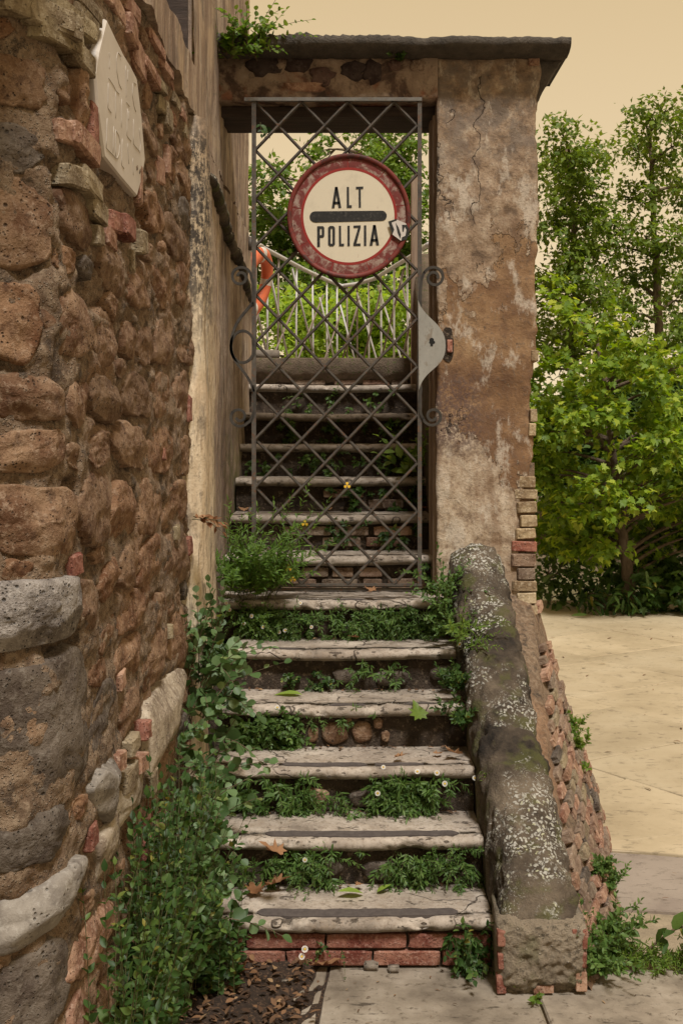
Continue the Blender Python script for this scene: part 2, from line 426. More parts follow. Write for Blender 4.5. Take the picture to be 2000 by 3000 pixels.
def m_tread():
    s = NT('travertine_tread')
    v = s.vscale(s.pos, (16, 26, 26)); a = s.noise(1, 6, .72, v); n1 = s.noise(3.6, 6, .62); n3 = s.noise(80, 5, .72)
    col = s.ramp(n1, [(.32, (.19, .155, .125)), (.48, (.33, .275, .225)), (.66, (.46, .395, .33))])
    col = s.mix(s.math('MULTIPLY', s.mask(n3, .50, .64), .6), col, (.22, .165, .12))
    col = s.mix(s.math('MULTIPLY', s.mask(s.noise(11, 6, .7), .50, .66), .55), col, (.26, .20, .145))
    col = s.mix(s.math('MULTIPLY', s.mask(s.noise(6.5, 6, .7), .50, .66), .55), col, (.52, .45, .375))
    col = s.mix(s.math('MULTIPLY', s.mask(s.noise(42, 6, .75), .53, .62), .6), col, (.14, .11, .08))
    hol = s.math('MULTIPLY', s.math('SUBTRACT', 1.0, s.mask(s.voro(30, vec=s.vscale(s.pos, (.55, 1, 1))), .10, .20)), s.mask(s.noise(8, 3), .52, .58))
    pit = s.math('MAXIMUM', s.mask(a, .585, .66), hol)
    col = s.mix(s.math('MULTIPLY', pit, .85), col, (.075, .055, .04))
    # darker patches where the surface turns downwards, mainly under the nosing
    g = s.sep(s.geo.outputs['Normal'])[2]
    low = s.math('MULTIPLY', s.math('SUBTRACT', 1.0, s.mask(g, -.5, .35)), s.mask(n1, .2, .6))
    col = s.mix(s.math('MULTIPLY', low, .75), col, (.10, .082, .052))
    vv = s.n('ShaderNodeVectorMath', operation='ADD'); s.set(vv.inputs[0], s.pos)
    nn = s.n('ShaderNodeTexNoise'); s.set(nn.inputs['Vector'], s.pos); nn.inputs['Scale'].default_value = 7
    s.set(vv.inputs[1], s.vscale(nn.outputs['Color'], (.2, .2, .2)))
    cr = s.voro(2.3, 'DISTANCE_TO_EDGE', vv.outputs[0])
    crack = s.math('MULTIPLY', s.math('SUBTRACT', 1.0, s.mask(cr, 0, .010)), s.mask(s.noise(1.7, 2), .47, .53))
    col = s.mix(crack, col, (.06, .045, .035))
    h = s.math('SUBTRACT', s.math('MULTIPLY', n3, .6), s.math('ADD', s.math('MULTIPLY', pit, 1.2), crack))
    return s.done(col, .82, s.bump(h, .8, .008))
M['tread'] = m_tread()

def m_lichen():
    s = NT('lichened_parapet')
    n1 = s.noise(4, 6, .65); n2 = s.noise(24, 6, .72); n3 = s.noise(90, 4, .7)
    col = s.ramp(n1, [(.36, (.018, .014, .011)), (.48, (.068, .051, .036)), (.66, (.165, .128, .09))])
    col = s.mix(s.math('MULTIPLY', s.mask(s.noise(9, 5), .50, .64), .7), col, (.085, .085, .026))
    col = s.mix(s.math('MULTIPLY', s.mask(n2, .56, .7), .75), col, (.03, .025, .02))
    zone = s.mask(s.noise(3.0, 6, .7), .49, .56)
    d = s.n('ShaderNodeVectorMath', operation='ADD'); s.set(d.inputs[0], s.pos)
    nn = s.n('ShaderNodeTexNoise'); s.set(nn.inputs['Vector'], s.pos); nn.inputs['Scale'].default_value = 45; nn.inputs['Detail'].default_value = 4
    s.set(d.inputs[1], s.vscale(nn.outputs['Color'], (.035, .035, .035)))
    l1 = s.math('SUBTRACT', 1.0, s.mask(s.voro(72, vec=d.outputs[0]), .34, .52))
    l2 = s.math('SUBTRACT', 1.0, s.mask(s.voro(120, vec=d.outputs[0]), .24, .36))
    up = s.mask(s.sep(s.geo.outputs['Normal'])[2], -.1, .35)
    li = s.math('MULTIPLY', s.math('MAXIMUM', s.math('MULTIPLY', l1, zone), s.math('MULTIPLY', l2, s.math('MULTIPLY', s.mask(s.noise(5.5, 4, .6), .50, .60), s.mask(n1, .42, .6)))), up)
    lc = s.ramp(s.voro(72, out='Color', vec=d.outputs[0]), [(0, (.36, .34, .29)), (.7, (.58, .56, .50)), (1, (.46, .45, .22))])
    col = s.mix(s.math('MULTIPLY', li, .78), col, lc)
    h = s.math('ADD', s.math('MULTIPLY', n2, 1.2), s.math('ADD', s.math('MULTIPLY', n3, .5), s.math('MULTIPLY', li, .25)))
    return s.done(col, .96, s.bump(h, 1.0, .014))
M['lichen'] = m_lichen()
def m_rough_concrete():
    s = NT('coarse_block_concrete')
    n1 = s.noise(7, 6, .65); n2 = s.noise(42, 6, .74); v = s.voro(55)
    col = s.ramp(n1, [(.3, (.19, .15, .105)), (.55, (.31, .25, .18)), (.75, (.40, .33, .245))])
    col = s.mix(s.math('MULTIPLY', s.mask(n2, .52, .64), .75), col, (.06, .05, .036))
    col = s.mix(s.math('MULTIPLY', s.mask(s.noise(6, 4), .52, .64), .45), col, (.12, .12, .045))
    gr = s.math('MULTIPLY', s.math('SUBTRACT', 1.0, s.mask(v, .1, .22)), s.mask(s.noise(20), .52, .6))
    col = s.mix(gr, col, (.46, .40, .32))
    return s.done(col, .97, s.bump(s.math('ADD', s.math('MULTIPLY', n2, 1.5), s.math('MULTIPLY', gr, .8)), 1., .02))
M['block'] = m_rough_concrete()

def m_paving(name, c1, c2, c3, dirt, rough=.75, sc=1.0):
    s = NT(name)
    r = s.obj.outputs['Random']
    n1 = s.noise(1.3 * sc, 6, .65); n2 = s.noise(9 * sc, 6, .7); n3 = s.noise(70, 4, .7)
    st = s.noise(1, 5, .65, s.vscale(s.pos, (9, 34, 9)))
    col = s.ramp(n1, [(.3, c1), (.52, c2), (.74, c3)])
    col = s.hsv(col, .5, 1., s.math('ADD', .9, s.math('MULTIPLY', r, .2)))
    col = s.mix(s.math('MULTIPLY', s.mask(n2, .54, .70), dirt), col, (.085, .065, .045))
    col = s.mix(s.math('MULTIPLY', s.mask(st, .60, .68), dirt), col, (.07, .055, .04))
    h = s.math('SUBTRACT', s.math('MULTIPLY', n3, .4), s.mask(st, .6, .68))
    return s.done(col, rough, s.bump(h, .5, .006))
M['paving'] = m_paving('piazza_travertine', (.31, .245, .155), (.42, .34, .225), (.49, .41, .285), .55, .6)
M['paving_near'] = m_paving('worn_travertine_paving', (.10, .078, .058), (.23, .19, .145), (.36, .31, .25), 1.0, .85, 3.2)
M['paving_grey'] = m_paving('grey_paving', (.19, .15, .125), (.26, .215, .175), (.30, .25, .205), .5, .9, 2.0)
M['ground'] = m_simple('bare_ground', (.10, .075, .045), (.16, .12, .075), 2, .97, .6, .02, c3=(.07, .085, .03))
M['joint'] = m_simple('joint_dirt', (.22, .175, .12), (.33, .265, .18), 10, .97, .6, .01)

def m_water():
    s = NT('river_water')
    n = s.noise(3.0, 4, .6, s.vscale(s.pos, (.5, 1.4, 1)))
    return s.done((.16, .145, .075), .12, s.bump(n, .25, .05), 0, .5)
M['water'] = m_water()

def m_sign(name, c, worn=None, wl=(.46, .56), sc=14, rough=.45):
    s = NT(name); col = c
    if worn:
        col = s.mix(s.mask(s.noise(sc, 6, .72, dist=.5), *wl), c, worn)
        col = s.mix(s.mask(s.noise(38, 6, .75), .58, .66), col, (.10, .035, .028))
    else:
        col = s.mix(s.math('MULTIPLY', s.mask(s.noise(7, 6, .7), .5, .72), .30), c, tuple(v * .55 for v in c))
        sc1 = s.noise(1, 3, .6, s.vscale(s.pos, (180, 180, 22)))
        col = s.mix(s.math('MULTIPLY', s.mask(sc1, .70, .74), .6), col, (.25, .13, .09))
    return s.done(col, rough, s.bump(s.noise(60, 3), .08, .002))
M['sign_white'] = m_sign('sign_cream_enamel', (.62, .55, .42))
M['sign_red'] = m_sign('sign_red_enamel', (.26, .024, .020))
M['sign_worn'] = m_sign('sign_worn_red', (.15, .030, .025), (.32, .235, .19), (.46, .62), 16, .75)
M['sign_rim'] = m_sign('sign_rim_red', (.16, .028, .020), (.06, .020, .016), (.46, .60), 14, .6)
M['sticker'] = m_sign('torn_sticker', (.55, .50, .46))

def m_leaf(name, stops, trans=.45, rough=.5, spec=.35):
    s = NT(name)
    rnd = s.math('FRACT', s.math('ADD', s.geo.outputs['Random Per Island'], s.math('MULTIPLY', s.obj.outputs['Random'], 7.31)))
    col = s.ramp(rnd, stops)
    col = s.mix(s.math('MULTIPLY', s.mask(s.noise(120, 3), .45, .7), .3), col, s.hsv(col, .5, 1.05, .65))
    b = s.n('ShaderNodeBsdfPrincipled'); s.set(b.inputs['Base Color'], col); b.inputs['Roughness'].default_value = rough
    b.inputs['Specular IOR Level'].default_value = spec
    t = s.n('ShaderNodeBsdfTranslucent'); s.set(t.inputs[0], s.hsv(col, .49, 1.1, 1.5))
    mx = s.n('ShaderNodeMixShader'); mx.inputs[0].default_value = trans
    s.t.links.new(b.outputs[0], mx.inputs[1]); s.t.links.new(t.outputs[0], mx.inputs[2]); s.t.links.new(mx.outputs[0], s.out.inputs[0])
    return s.m
M['leaf_maple'] = m_leaf('young_maple_leaf', [(0, (.11, .19, .022)), (.45, (.17, .27, .030)), (.8, (.27, .37, .042)), (1, (.42, .48, .07))], .48)
M['leaf_plane'] = m_leaf('plane_tree_leaf', [(0, (.09, .145, .021)), (.5, (.14, .21, .030)), (1, (.21, .28, .045))], .48)
M['leaf_bright'] = m_leaf('bright_far_leaf', [(0, (.20, .32, .035)), (.5, (.29, .42, .055)), (1, (.40, .50, .095))], .55)
M['leaf_dark'] = m_leaf('undergrowth_leaf', [(0, (.042, .085, .016)), (.5, (.065, .12, .022)), (1, (.105, .165, .034))], .38)
M['leaf_caper'] = m_leaf('caper_leaf', [(0, (.04, .08, .022)), (.4, (.07, .13, .04)), (.8, (.12, .195, .07)), (.95, (.17, .25, .12)), (1, (.20, .24, .05))], .3, .5, .4)
M['leaf_nettle'] = m_leaf('pellitory_leaf', [(0, (.026, .06, .014)), (.4, (.042, .09, .02)), (.8, (.07, .13, .028)), (.96, (.13, .20, .045)), (1, (.26, .22, .045))], .4)
M['leaf_wispy'] = m_leaf('feathery_leaf', [(0, (.075, .15, .022)), (.5, (.11, .20, .035)), (1, (.16, .26, .05))], .45)
M['leaf_daisy'] = m_leaf('step_weed_leaf', [(0, (.05, .10, .022)), (.5, (.08, .15, .032)), (1, (.13, .21, .05))], .35)
M['leaf_grass'] = m_leaf('grass_weed_leaf', [(0, (.085, .155, .022)), (.5, (.125, .21, .032)), (1, (.19, .27, .05))], .48)
M['leaf_dry'] = m_leaf('dry_leaf', [(0, (.17, .075, .035)), (.5, (.25, .125, .06)), (1, (.33, .19, .10))], .2, .8, .2)
M['crumb'] = m_leaf('dead_leaf_crumb', [(0, (.05, .03, .02)), (.5, (.12, .07, .042)), (.85, (.21, .115, .06)), (1, (.30, .20, .11))], .1, .9, .1)
M['leaf_fresh'] = m_leaf('fresh_fallen_leaf', [(0, (.20, .31, .04)), (1, (.26, .36, .07))], .35, .5)
M['petal'] = m_leaf('daisy_petal', [(0, (.72, .68, .60)), (1, (.80, .76, .70))], .25, .6)
M['yolk'] = m_leaf('yellow_flower', [(0, (.70, .42, .03)), (1, (.75, .50, .05))], .2, .6)
# ================================================================ SETTING: ground, water, paving
def zsheet(name, x0, x1, y0, y1, z, mat, kind='structure', sub=1, amp=0.0):
    rows = []
    for j in range(sub + 1):
        rows.append([Vector((lerp(x0, x1, i / sub), lerp(y0, y1, j / sub), z)) for i in range(sub + 1)])
        if amp:
            for p in rows[-1]: p.z += amp * fbm((p.x, p.y, 0), .35, 4)
    b = MB(); b.grid(rows)
    return tag(b.build(name, mat, None, True), kind=kind)
gr = MB()
gr.grid([[(-400, -30, -.06), (400, -30, -.06)], [(-400, 14.2, -.06), (400, 14.2, -.06)], [(-400, 14.9, -1.5), (400, 14.9, -1.5)],
         [(-400, 21, -1.6), (400, 21, -1.6)], [(-400, 23.5, .1), (400, 23.5, .1)], [(-400, 27, .9), (400, 27, .9)], [(-400, 1800, 1.2), (400, 1800, 1.2)]])
tag(gr.build('ground', M['ground']), kind='structure')
zsheet('water', -400, 400, 14.2, 23.4, -.75, M['water'])

piazza = zsheet('piazza', -1.2, 30, 2.0, 13.6, -.022, M['joint'])
def slab(pts, z, mat, thick=.05, bev=.006, seed=0, parent=piazza, amp=.002):
    """paving slab from a convex outline, with a worn bevelled edge"""
    c = sum((Vector((p[0], p[1], 0)) for p in pts), Vector()) / len(pts)
    fine = []
    n = len(pts)
    for i in range(n):
        a, b_ = Vector((*pts[i], 0)), Vector((*pts[(i + 1) % n], 0)); k = max(2, int((b_ - a).length / .12))
        for t in range(k):
            q = a.lerp(b_, t / k); q += Vector((noise.noise(q * 9 + Vector((seed, 0, 0))), noise.noise(q * 9 + Vector((0, seed, 5))), 0)) * .006
            fine.append(q)
    def ring(inset, zz):
        o = []
        for q in fine:
            d = (c - q); d.normalize(); p = q + d * inset; o.append(Vector((p.x, p.y, zz + amp * noise.noise(p * 5))))
        return o
    b_ = MB(); rows = [ring(0, z - thick), ring(0, z - bev), ring(bev, z)]
    b_.grid(rows, True); k = len(fine)
    b_.f.append(tuple(2 * k + i for i in range(k)))
    return b_.build('slab', mat, parent)
# near paving in front of the stairs (joints as seen), then the diagonal travertine of the open square
def gq(*pts): return [(G(x, y, 0).x, G(x, y, 0).y) for x, y in pts]
slab([(-1.1, 2.2), (-.21, 2.2), (-.045, 4.16), (-1.1, 4.20)], .0, M['paving_near'], seed=1)
slab([(-.20, 2.2), (.66, 2.2), (.625, 3.93), (.50, 4.14), (-.035, 4.16)], .0, M['paving_near'], seed=2)
slab([(.675, 2.2), (2.6, 2.2), (2.6, 4.02), (.80, 4.10), (.64, 3.93)], .0, M['paving_near'], seed=3)
slab([(1.02, 4.66), (1.9, 4.52), (2.4, 4.45), (2.4, 5.02), (1.10, 5.30)], -.006, M['paving_grey'], seed=4)
sl_ang = R(33); ca, sa = math.cos(sl_ang), math.sin(sl_ang)
cnt = 0
for i in range(-4, 16):
    for j in range(-8, 12):
        a0, a1 = i * 1.22, i * 1.22 + 1.212; off = .37 * (i % 3)
        b0 = j * .92 + off; b1 = b0 + .912
        def tr(a, b_): return (1.0 + a * ca - b_ * sa, 5.0 + a * sa + b_ * ca)
        q = [tr(a0, b0), tr(a1, b0), tr(a1, b1), tr(a0, b1)]
        cx = sum(p[0] for p in q) / 4; cy = sum(p[1] for p in q) / 4
        if cy < 4.0 or cy > 13.4 or cx < .6 or cx > cy * .36 + .9: continue
        lim = [min(max(p[1], (5.315 - .215 * (p[0] - 1.1) if p[0] < 2.42 else 4.5)), 13.5) for p in q]
        q2 = [(max(p[0], .99), l) for p, l in zip(q, lim)]
        area = abs(sum(q2[k][0] * q2[(k + 1) % 4][1] - q2[(k + 1) % 4][0] * q2[k][1] for k in range(4))) / 2
        if area < .015: continue
        slab(q2, .002 * math.sin(i * 3 + j * 5), M['paving'], seed=i * 20 + j, bev=.004); cnt += 1

# ================================================================ LEFT: rubble wall and plastered house
PROF = [(-2.2, 2.30), (-.86, 2.47), (-.70, 2.53), (-.635, 2.60), (-.61, 2.70), (-.60, 2.90), (-.595, 3.4), (-.585, 4.58)]
PU = [0.0]
for a, b_ in zip(PROF, PROF[1:]): PU.append(PU[-1] + math.hypot(b_[0] - a[0], b_[1] - a[1]))
def wall_at(u):
    for i in range(len(PROF) - 1):
        if u <= PU[i + 1] or i == len(PROF) - 2:
            t = (u - PU[i]) / (PU[i + 1] - PU[i]); a, b_ = Vector(PROF[i]), Vector(PROF[i + 1])
            d = (b_ - a).normalized()
            # smooth the tangent so the corner reads rounded
            d2 = d
            if i + 2 < len(PROF): d2 = (Vector(PROF[i + 2]) - b_).normalized()
            d0 = d
            if i > 0: d0 = (a - Vector(PROF[i - 1])).normalized()
            dd = ((d0 + d) / 2).lerp((d + d2) / 2, max(0, min(1, t))).normalized()
            return a.lerp(b_, t), Vector((dd.y, -dd.x))
def wp(u, z, out):
    p, n = wall_at(u)
    return Vector((p.x + n.x * out, p.y + n.y * out, z))
def hit(px, py):
    """wall coordinates (u, z) of the surface seen at photo pixel"""
    k = (px - 1000) / F
    for i in range(len(PROF) - 1):
        (x0, y0), (x1, y1) = PROF[i], PROF[i + 1]
        f0, f1 = x0 - k * y0, x1 - k * y1
        if f0 <= 0 <= f1 or f1 <= 0 <= f0:
            t = f0 / (f0 - f1); Y = lerp(y0, y1, t)
            return lerp(PU[i], PU[i + 1], t), CH - (py - 1300) * Y / F, Y
    return PU[-1], CH - (py - 1300) * 4.58 / F, 4.58
UMAX = PU[-1]; U0 = PU[1] - .6
ZTOP = 3.06
wall = empty('stone_wall', (-.8, 3.0, 0), 'brown rubble stone wall with rounded tuff stones and mortar on the left', 'wall')
def core_out(u, z):
    p = wp(u, z, 0); q = Vector((p.x, p.y * (.38 if p.y > 2.75 else .8), p.z))
    hole = max(0.0, fbm(q + Vector((7, 0, 0)), 9, 3) - .22)
    return .016 * fbm(q, 4.0, 4) + .012 * fbm(q, 15, 4) + .006 * fbm(p, 55, 2) - .06 * hole + .005
b_ = MB(); rows = []
nz, nu = 300, 270
for j in range(nz + 1):
    z = lerp(-.05, ZTOP + .02, j / nz)
    rows.append([wp(u, z, core_out(u, z)) for u in (lerp(U0, UMAX, i / nu) for i in range(nu + 1))])
b_.grid(rows)
# close it into a solid: back faces
back = len(b_.v)
b_.add([(-2.9, 2.2, -.05), (-2.9, 2.2, ZTOP), (-2.9, 4.58, ZTOP), (-2.9, 4.58, -.05), wp(UMAX, -.05, -.02), wp(UMAX, ZTOP, -.02), wp(U0, -.05, -.02), wp(U0, ZTOP, -.02)],
       [(0, 1, 2, 3), (3, 2, 5, 4), (1, 7, 5, 2), (0, 6, 7, 1)])
b_.build('mortar_core', M['mortar'], wall, True)

PLACED = []
def stone(u, z, du, dz, depth, mat, seed, name='stone', p=3.0, ir=.10, lab=None, tilt=0.0, flat=9.0, seg=None, rings=None, amp=.014):
    """one rubble stone: lumpy, flattish face, irregular outline, its rim sunk into the mortar"""
    big = max(du, dz)
    seg = seg or (20 if big < .12 else 30 if big < .25 else 40); rings = rings or (6 if big < .12 else 9 if big < .25 else 12)
    sd_ = Vector((seed * 3.17, seed * 1.7, seed * .9)); rows = []
    ct, st = math.cos(tilt), math.sin(tilt); gx_, gz_ = noise.noise(sd_ + Vector((9, 0, 0))) * .5, noise.noise(sd_ + Vector((0, 9, 0))) * .5
    fr_ = random.Random(seed * 11 + 5); facets = [(math.cos(f), math.sin(f), fr_.uniform(.1, .55), fr_.uniform(.6, 2.2)) for f in (fr_.uniform(0, 6.28) for _ in range(4))]
    for k in range(rings + 1):
        rho = (k / rings) ** .7; row = []
        for j in range(seg):
            a = 2 * math.pi * j / seg; c, s = math.cos(a), math.sin(a)
            rr = (abs(c) ** p + abs(s) ** p) ** (-1 / p)
            rr *= 1 + ir * 1.7 * noise.noise(Vector((c * 1.2, s * 1.2, 0)) + sd_) + ir * 1.0 * noise.noise(Vector((c * 3.2, s * 3.2, 3)) + sd_)
            x, y = rho * rr * c * du / 2, rho * rr * s * dz / 2
            q = wp(u + x * ct - y * st, z + x * st + y * ct, 0)
            qq = Vector((q.x, q.y * (.38 if q.y > 2.75 else .8), q.z))
            h = depth * (1 + gx_ * rho * c + gz_ * rho * s) * max(0, 1 - rho ** flat) ** .6
            for (fc, fs, fo, fsl) in facets: h = min(h, depth * (1 - max(0, rho * (c * fc + s * fs) - fo) * fsl))
            h += (1 - rho ** 8) * (amp * .75 * fbm(qq + sd_, 7, 3) + amp * .30 * fbm(qq + sd_, 28, 4) + amp * .2 * fbm(qq, 90, 2)) - (.035 if k == rings else 0)
            row.append(wp(u + x * ct - y * st, z + x * st + y * ct, h + .004))
        rows.append(row)
    b = MB(); b.grid(rows, True)
    o = b.build(name, mat, wall, True)
    if lab: o['label'] = lab
    PLACED.append((u, z, du / 2, dz / 2))
    return o
def pstone(x0, y0, x1, y1, depth, mat, seed, **k):
    yc = (y0 + y1) / 2; u0, _, Ya = hit(x0, yc); u1, _, Yb = hit(x1, yc)
    uc, zc, Y = hit((x0 + x1) / 2, yc)
    return stone((u0 + u1) / 2, zc, (u1 - u0) * 1.02, (y1 - y0) * Y / F, depth, mat, seed, **k)
T, TG = M['tuff'], M['tuff_grey']
hand = [  # photo boxes of the stones one can pick out
 (-70, 815, 118, 1068, .030, T), (112, 822, 252, 1048, .028, T), (-80, 1092, 186, 1240, .032, T), (-80, 1250, 186, 1386, .034, T),
 (-80, 1418, 214, 1645, .030, T), (222, 1378, 316, 1614, .026, T), (320, 1408, 388, 1588, .024, T), (392, 1402, 468, 1568, .02, T),
 (188, 1098, 252, 1266, .022, T), (256, 1106, 354, 1236, .026, T), (262, 900, 326, 1074, .022, T), (306, 845, 342, 946, .02, T),
 (358, 775, 432, 910, .026, T), (275, 734, 356, 862, .026, T), (346, 940, 392, 1050, .018, T), (396, 960, 440, 1070, .018, T),
 (214, 1702, 276, 1846, .02, T), (280, 1640, 342, 1748, .02, T), (344, 1592, 390, 1730, .02, T), (394, 1570, 468, 1722, .02, T),
 (472, 1550, 552, 1722, .018, T), (330, 1730, 432, 1854, .02, T), (330, 1858, 402, 2000, .02, T), (482, 1792, 546, 1946, .018, T),
 (406, 1864, 478, 2000, .018, T), (436, 1732, 482, 1848, .016, T), (250, 1262, 322, 1366, .02, T), (330, 1240, 424, 1376, .024, T),
 (430, 1250, 500, 1392, .02, T), (440, 1090, 500, 1236, .018, T), (360, 1090, 436, 1226, .012, T), (446, 930, 506, 1070, .018, T),
 (440, 770, 500, 910, .016, T), (505, 1090, 550, 1250, .016, T), (508, 1270, 556, 1400, .016, T), (476, 1404, 548, 1540, .016, T),
 (-80, 1915, 252, 2372, .020, TG), (-80, 2378, 196, 2545, .030, TG), (262, 2010, 330, 2200, .014, TG), (-80, 520, 150, 790, .012, T),
 (-80, 160, 140, 330, .015, T), (160, 560, 260, 720, .012, T), (-80, 350, 120, 510, .012, TG), (-80, 2790, 190, 3060, .014, TG),
]
for i, (x0, y0, x1, y1, d, m) in enumerate(hand):
    big = (y1 - y0) > 200
    pstone(x0, y0, x1, y1, d * .65, m, i + 1, p=3.2 if big else 2.5, ir=.12 if big else .16, tilt=.12 * math.sin(i * 2.7))
pstone(-90, 1696, 222, 1904, .030, M['travertine'], 61, p=5, ir=.07, amp=.016, seg=44, rings=16, lab='pitted pale grey travertine block')
pstone(-90, 2590, 226, 2752, .036, M['white_stone'], 62, p=3.0, ir=.14, tilt=.12, seg=44, rings=14, amp=.006, lab='smooth pale marble slab curving round the corner')
pstone(412, 1995, 520, 2225, .045, M['cream_stone'], 63, p=6, ir=.04, seg=44, rings=14, amp=.003, lab='cream dressed stone block above the shrub')
pstone(252, 2226, 320, 2394, .045, M['white_stone'], 64, p=2.4, ir=.22, seg=40, rings=12, amp=.006, lab='knobbly white stone fragment')
pstone(268, 2396, 330, 2560, .030, M['cream_stone'], 65, p=5, ir=.06, amp=.008)
pstone(326, 2282, 392, 2402, .030, M['cream_stone'], 66, p=4, ir=.08, amp=.008)
for q in PLACED[-6:]: pass
# marble plaque with faint incised strokes
PLQ = [(292, 56), (268, 150), (259, 214), (268, 330), (286, 460), (335, 520), (384, 576), (400, 520), (408, 469), (398, 350), (384, 232), (366, 196), (344, 161), (318, 110)]
def plq_pt(px, py, out):
    u, z, Y = hit(px, py); return wp(u, z, out)
cu = sum(hit(*p)[0] for p in PLQ) / len(PLQ); cz = sum(hit(*p)[1] for p in PLQ) / len(PLQ)
b_ = MB()
def prow(s, out):
    o = []
    for p in PLQ:
        u, z, _ = hit(*p); o.append(wp(cu + (u - cu) * s, cz + (z - cz) * s, out))
    return o
b_.grid([prow(1.0, -.03), prow(1.0, .012), prow(.98, .018), prow(.5, .0182)], True)
k = len(PLQ); b_.f.append(tuple(3 * k + i for i in range(k)))
plaque = b_.build('plaque', M['plaque'], wall)
plaque['label'] = 'pointed white marble plaque with faint incised lettering'
PLACED.append((cu, cz, .36, .34))
def zq(x, y): return 240 + x / 4.2, 40 + y / 4.2
strokes = [[(245, 480), (250, 560), (248, 680)], [(355, 480), (338, 560), (345, 720), (370, 860), (405, 930)], [(360, 478), (398, 520), (392, 560)],
 [(455, 640), (460, 900), (462, 1030)], [(485, 690), (480, 830)], [(545, 860), (540, 1000), (560, 1130), (585, 1205)], [(560, 845), (590, 870)],
 [(240, 790), (300, 880), (330, 940), (375, 990)], [(235, 860), (232, 1160), (275, 1220)], [(330, 945), (328, 1290)], [(405, 1050), (400, 1400)], [(465, 1085), (505, 1140)],
 [(478, 1170), (472, 1500), (525, 1570)], [(495, 1200), (495, 1310)], [(222, 1290), (210, 1650), (300, 1740), (345, 1790)], [(305, 1390), (296, 1710)],
 [(330, 1430), (370, 1500), (385, 1600), (372, 1720), (350, 1780)], [(330, 1430), (328, 1760)], [(412, 1540), (405, 1860), (435, 1905)], [(555, 1300), (553, 1600), (632, 1690)],
 [(630, 1410), (645, 1600), (635, 1710)], [(480, 1600), (497, 1850)], [(545, 1780), (552, 1990)]]
for st in strokes:
    pts = []
    for a, c in zip(st, st[1:]):
        for t in range(4): pts.append(plq_pt(*zq(lerp(a[0], c[0], t / 4), lerp(a[1], c[1], t / 4)), .0183))
    pts.append(plq_pt(*zq(*st[-1]), .0183))
    b_ = MB(); b_.tube(pts, .0013, 5); b_.build('incised_stroke', M['groove'], plaque, True)

# bricks worked into the rubble: (photo centre x, y, length, height, proud, material)
M['brick_tan'] = m_stone('mossy_tan_brick', (.27, .205, .115), (.24, .18, .11), (.30, .23, .14), .6, 1.2, .008)
M['brick_dull'] = m_stone('dull_red_brick', (.27, .10, .065), (.23, .085, .055), (.30, .125, .08), .5, 1.2, .008)
BLK = [rough_block(i, 4, .05, .16) for i in range(6)]
def wbrick(px, py, du, dz, proud, mat, i, roll=0.0, name='brick'):
    u, z, Y = hit(px, py)
    p, n2 = wall_at(u); n = Vector((n2.x, n2.y, 0)); t = Vector((-n.y, n.x, 0)); up = Vector((0, 0, 1))
    o = wp(u, z, proud * .75 - .042)
    Mx = frame(t, n, up, o) @ Matrix.Rotation(roll, 4, 'Y') @ Matrix.Rotation(.06 * math.sin(i * 7), 4, 'Z') @ Matrix.Diagonal((du, .09, dz, 1))
    me = bpy.data.meshes.get('wall_brick_%d_%s' % (i % 6, mat.name))
    if me is None:
        me = BLK[i % 6].copy(); me.name = 'wall_brick_%d_%s' % (i % 6, mat.name)
    PLACED.append((u, z, du / 2, dz / 2))
    return link(name, me, wall, mat, False, Mx)
by, bp, br = M['brick_tan'], M['brick_pink'], M['brick_dull']
bl = [(110, 40, .20, .05, .03, by), (150, 62, .16, .06, .035, by), (205, 60, .22, .045, .03, by), (232, 60, .15, .04, .03, by), (250, 20, .2, .04, .02, by), (225, 172, .16, .05, .03, by), (165, 110, .17, .05, .03, by),
 (368, 92, .14, .065, .035, bp), (330, 20, .22, .05, .02, bp), (400, 170, .22, .09, .015, bp), (375, 30, .16, .05, .025, bp), (445, 135, .22, .035, .03, bp), (470, 200, .24, .035, .03, bp), (480, 110, .2, .03, .02, by),
 (505, 300, .2, .04, .025, by), (490, 245, .22, .035, .02, bp), (525, 340, .18, .04, .025, bp), (535, 390, .16, .05, .02, by), (455, 250, .2, .035, .03, by), (430, 215, .22, .04, .03, bp), (470, 310, .15, .05, .02, by), (480, 350, .1, .07, .03, by),
 (262, 380, .05, .13, .02, br), (226, 425, .20, .055, .04, bp), (180, 390, .1, .05, .03, bp), (240, 540, .17, .05, .04, by), (200, 520, .12, .05, .035, by), (268, 620, .12, .05, .035, by), (316, 650, .11, .055, .035, br), (358, 668, .10, .06, .035, br),
 (394, 710, .09, .07, .04, by), (305, 700, .10, .05, .03, bp), (270, 690, .06, .05, .03, by), (376, 765, .06, .06, .02, by), (484, 470, .06, .10, .02, bp), (398, 540, .05, .12, .02, bp), (465, 500, .14, .09, .01, bp),
 (541, 1198, .05, .10, .03, br), (548, 1600, .06, .07, .02, br), (470, 1330, .05, .04, .02, br), (505, 1560, .05, .05, .03, by), (484, 1850, .06, .05, .03, by), (345, 1990, .08, .05, .02, bp),
 (400, 2138, .08, .055, .05, br), (360, 2180, .10, .045, .05, by), (322, 2230, .09, .05, .045, bp), (350, 2275, .12, .06, .05, by), (385, 2235, .12, .05, .05, bp), (418, 2290, .10, .07, .05, by), (430, 2220, .08, .05, .04, by),
 (250, 2450, .06, .06, .03, br), (420, 2390, .10, .06, .03, br), (455, 2400, .06, .04, .04, bp), (418, 2480, .12, .06, .03, br), (216, 1655, .07, .05, .012, br), (300, 2480, .1, .05, .02, bp)]
for i, a in enumerate(bl): wbrick(*a, i, roll=.1 * math.sin(i * 3.1))
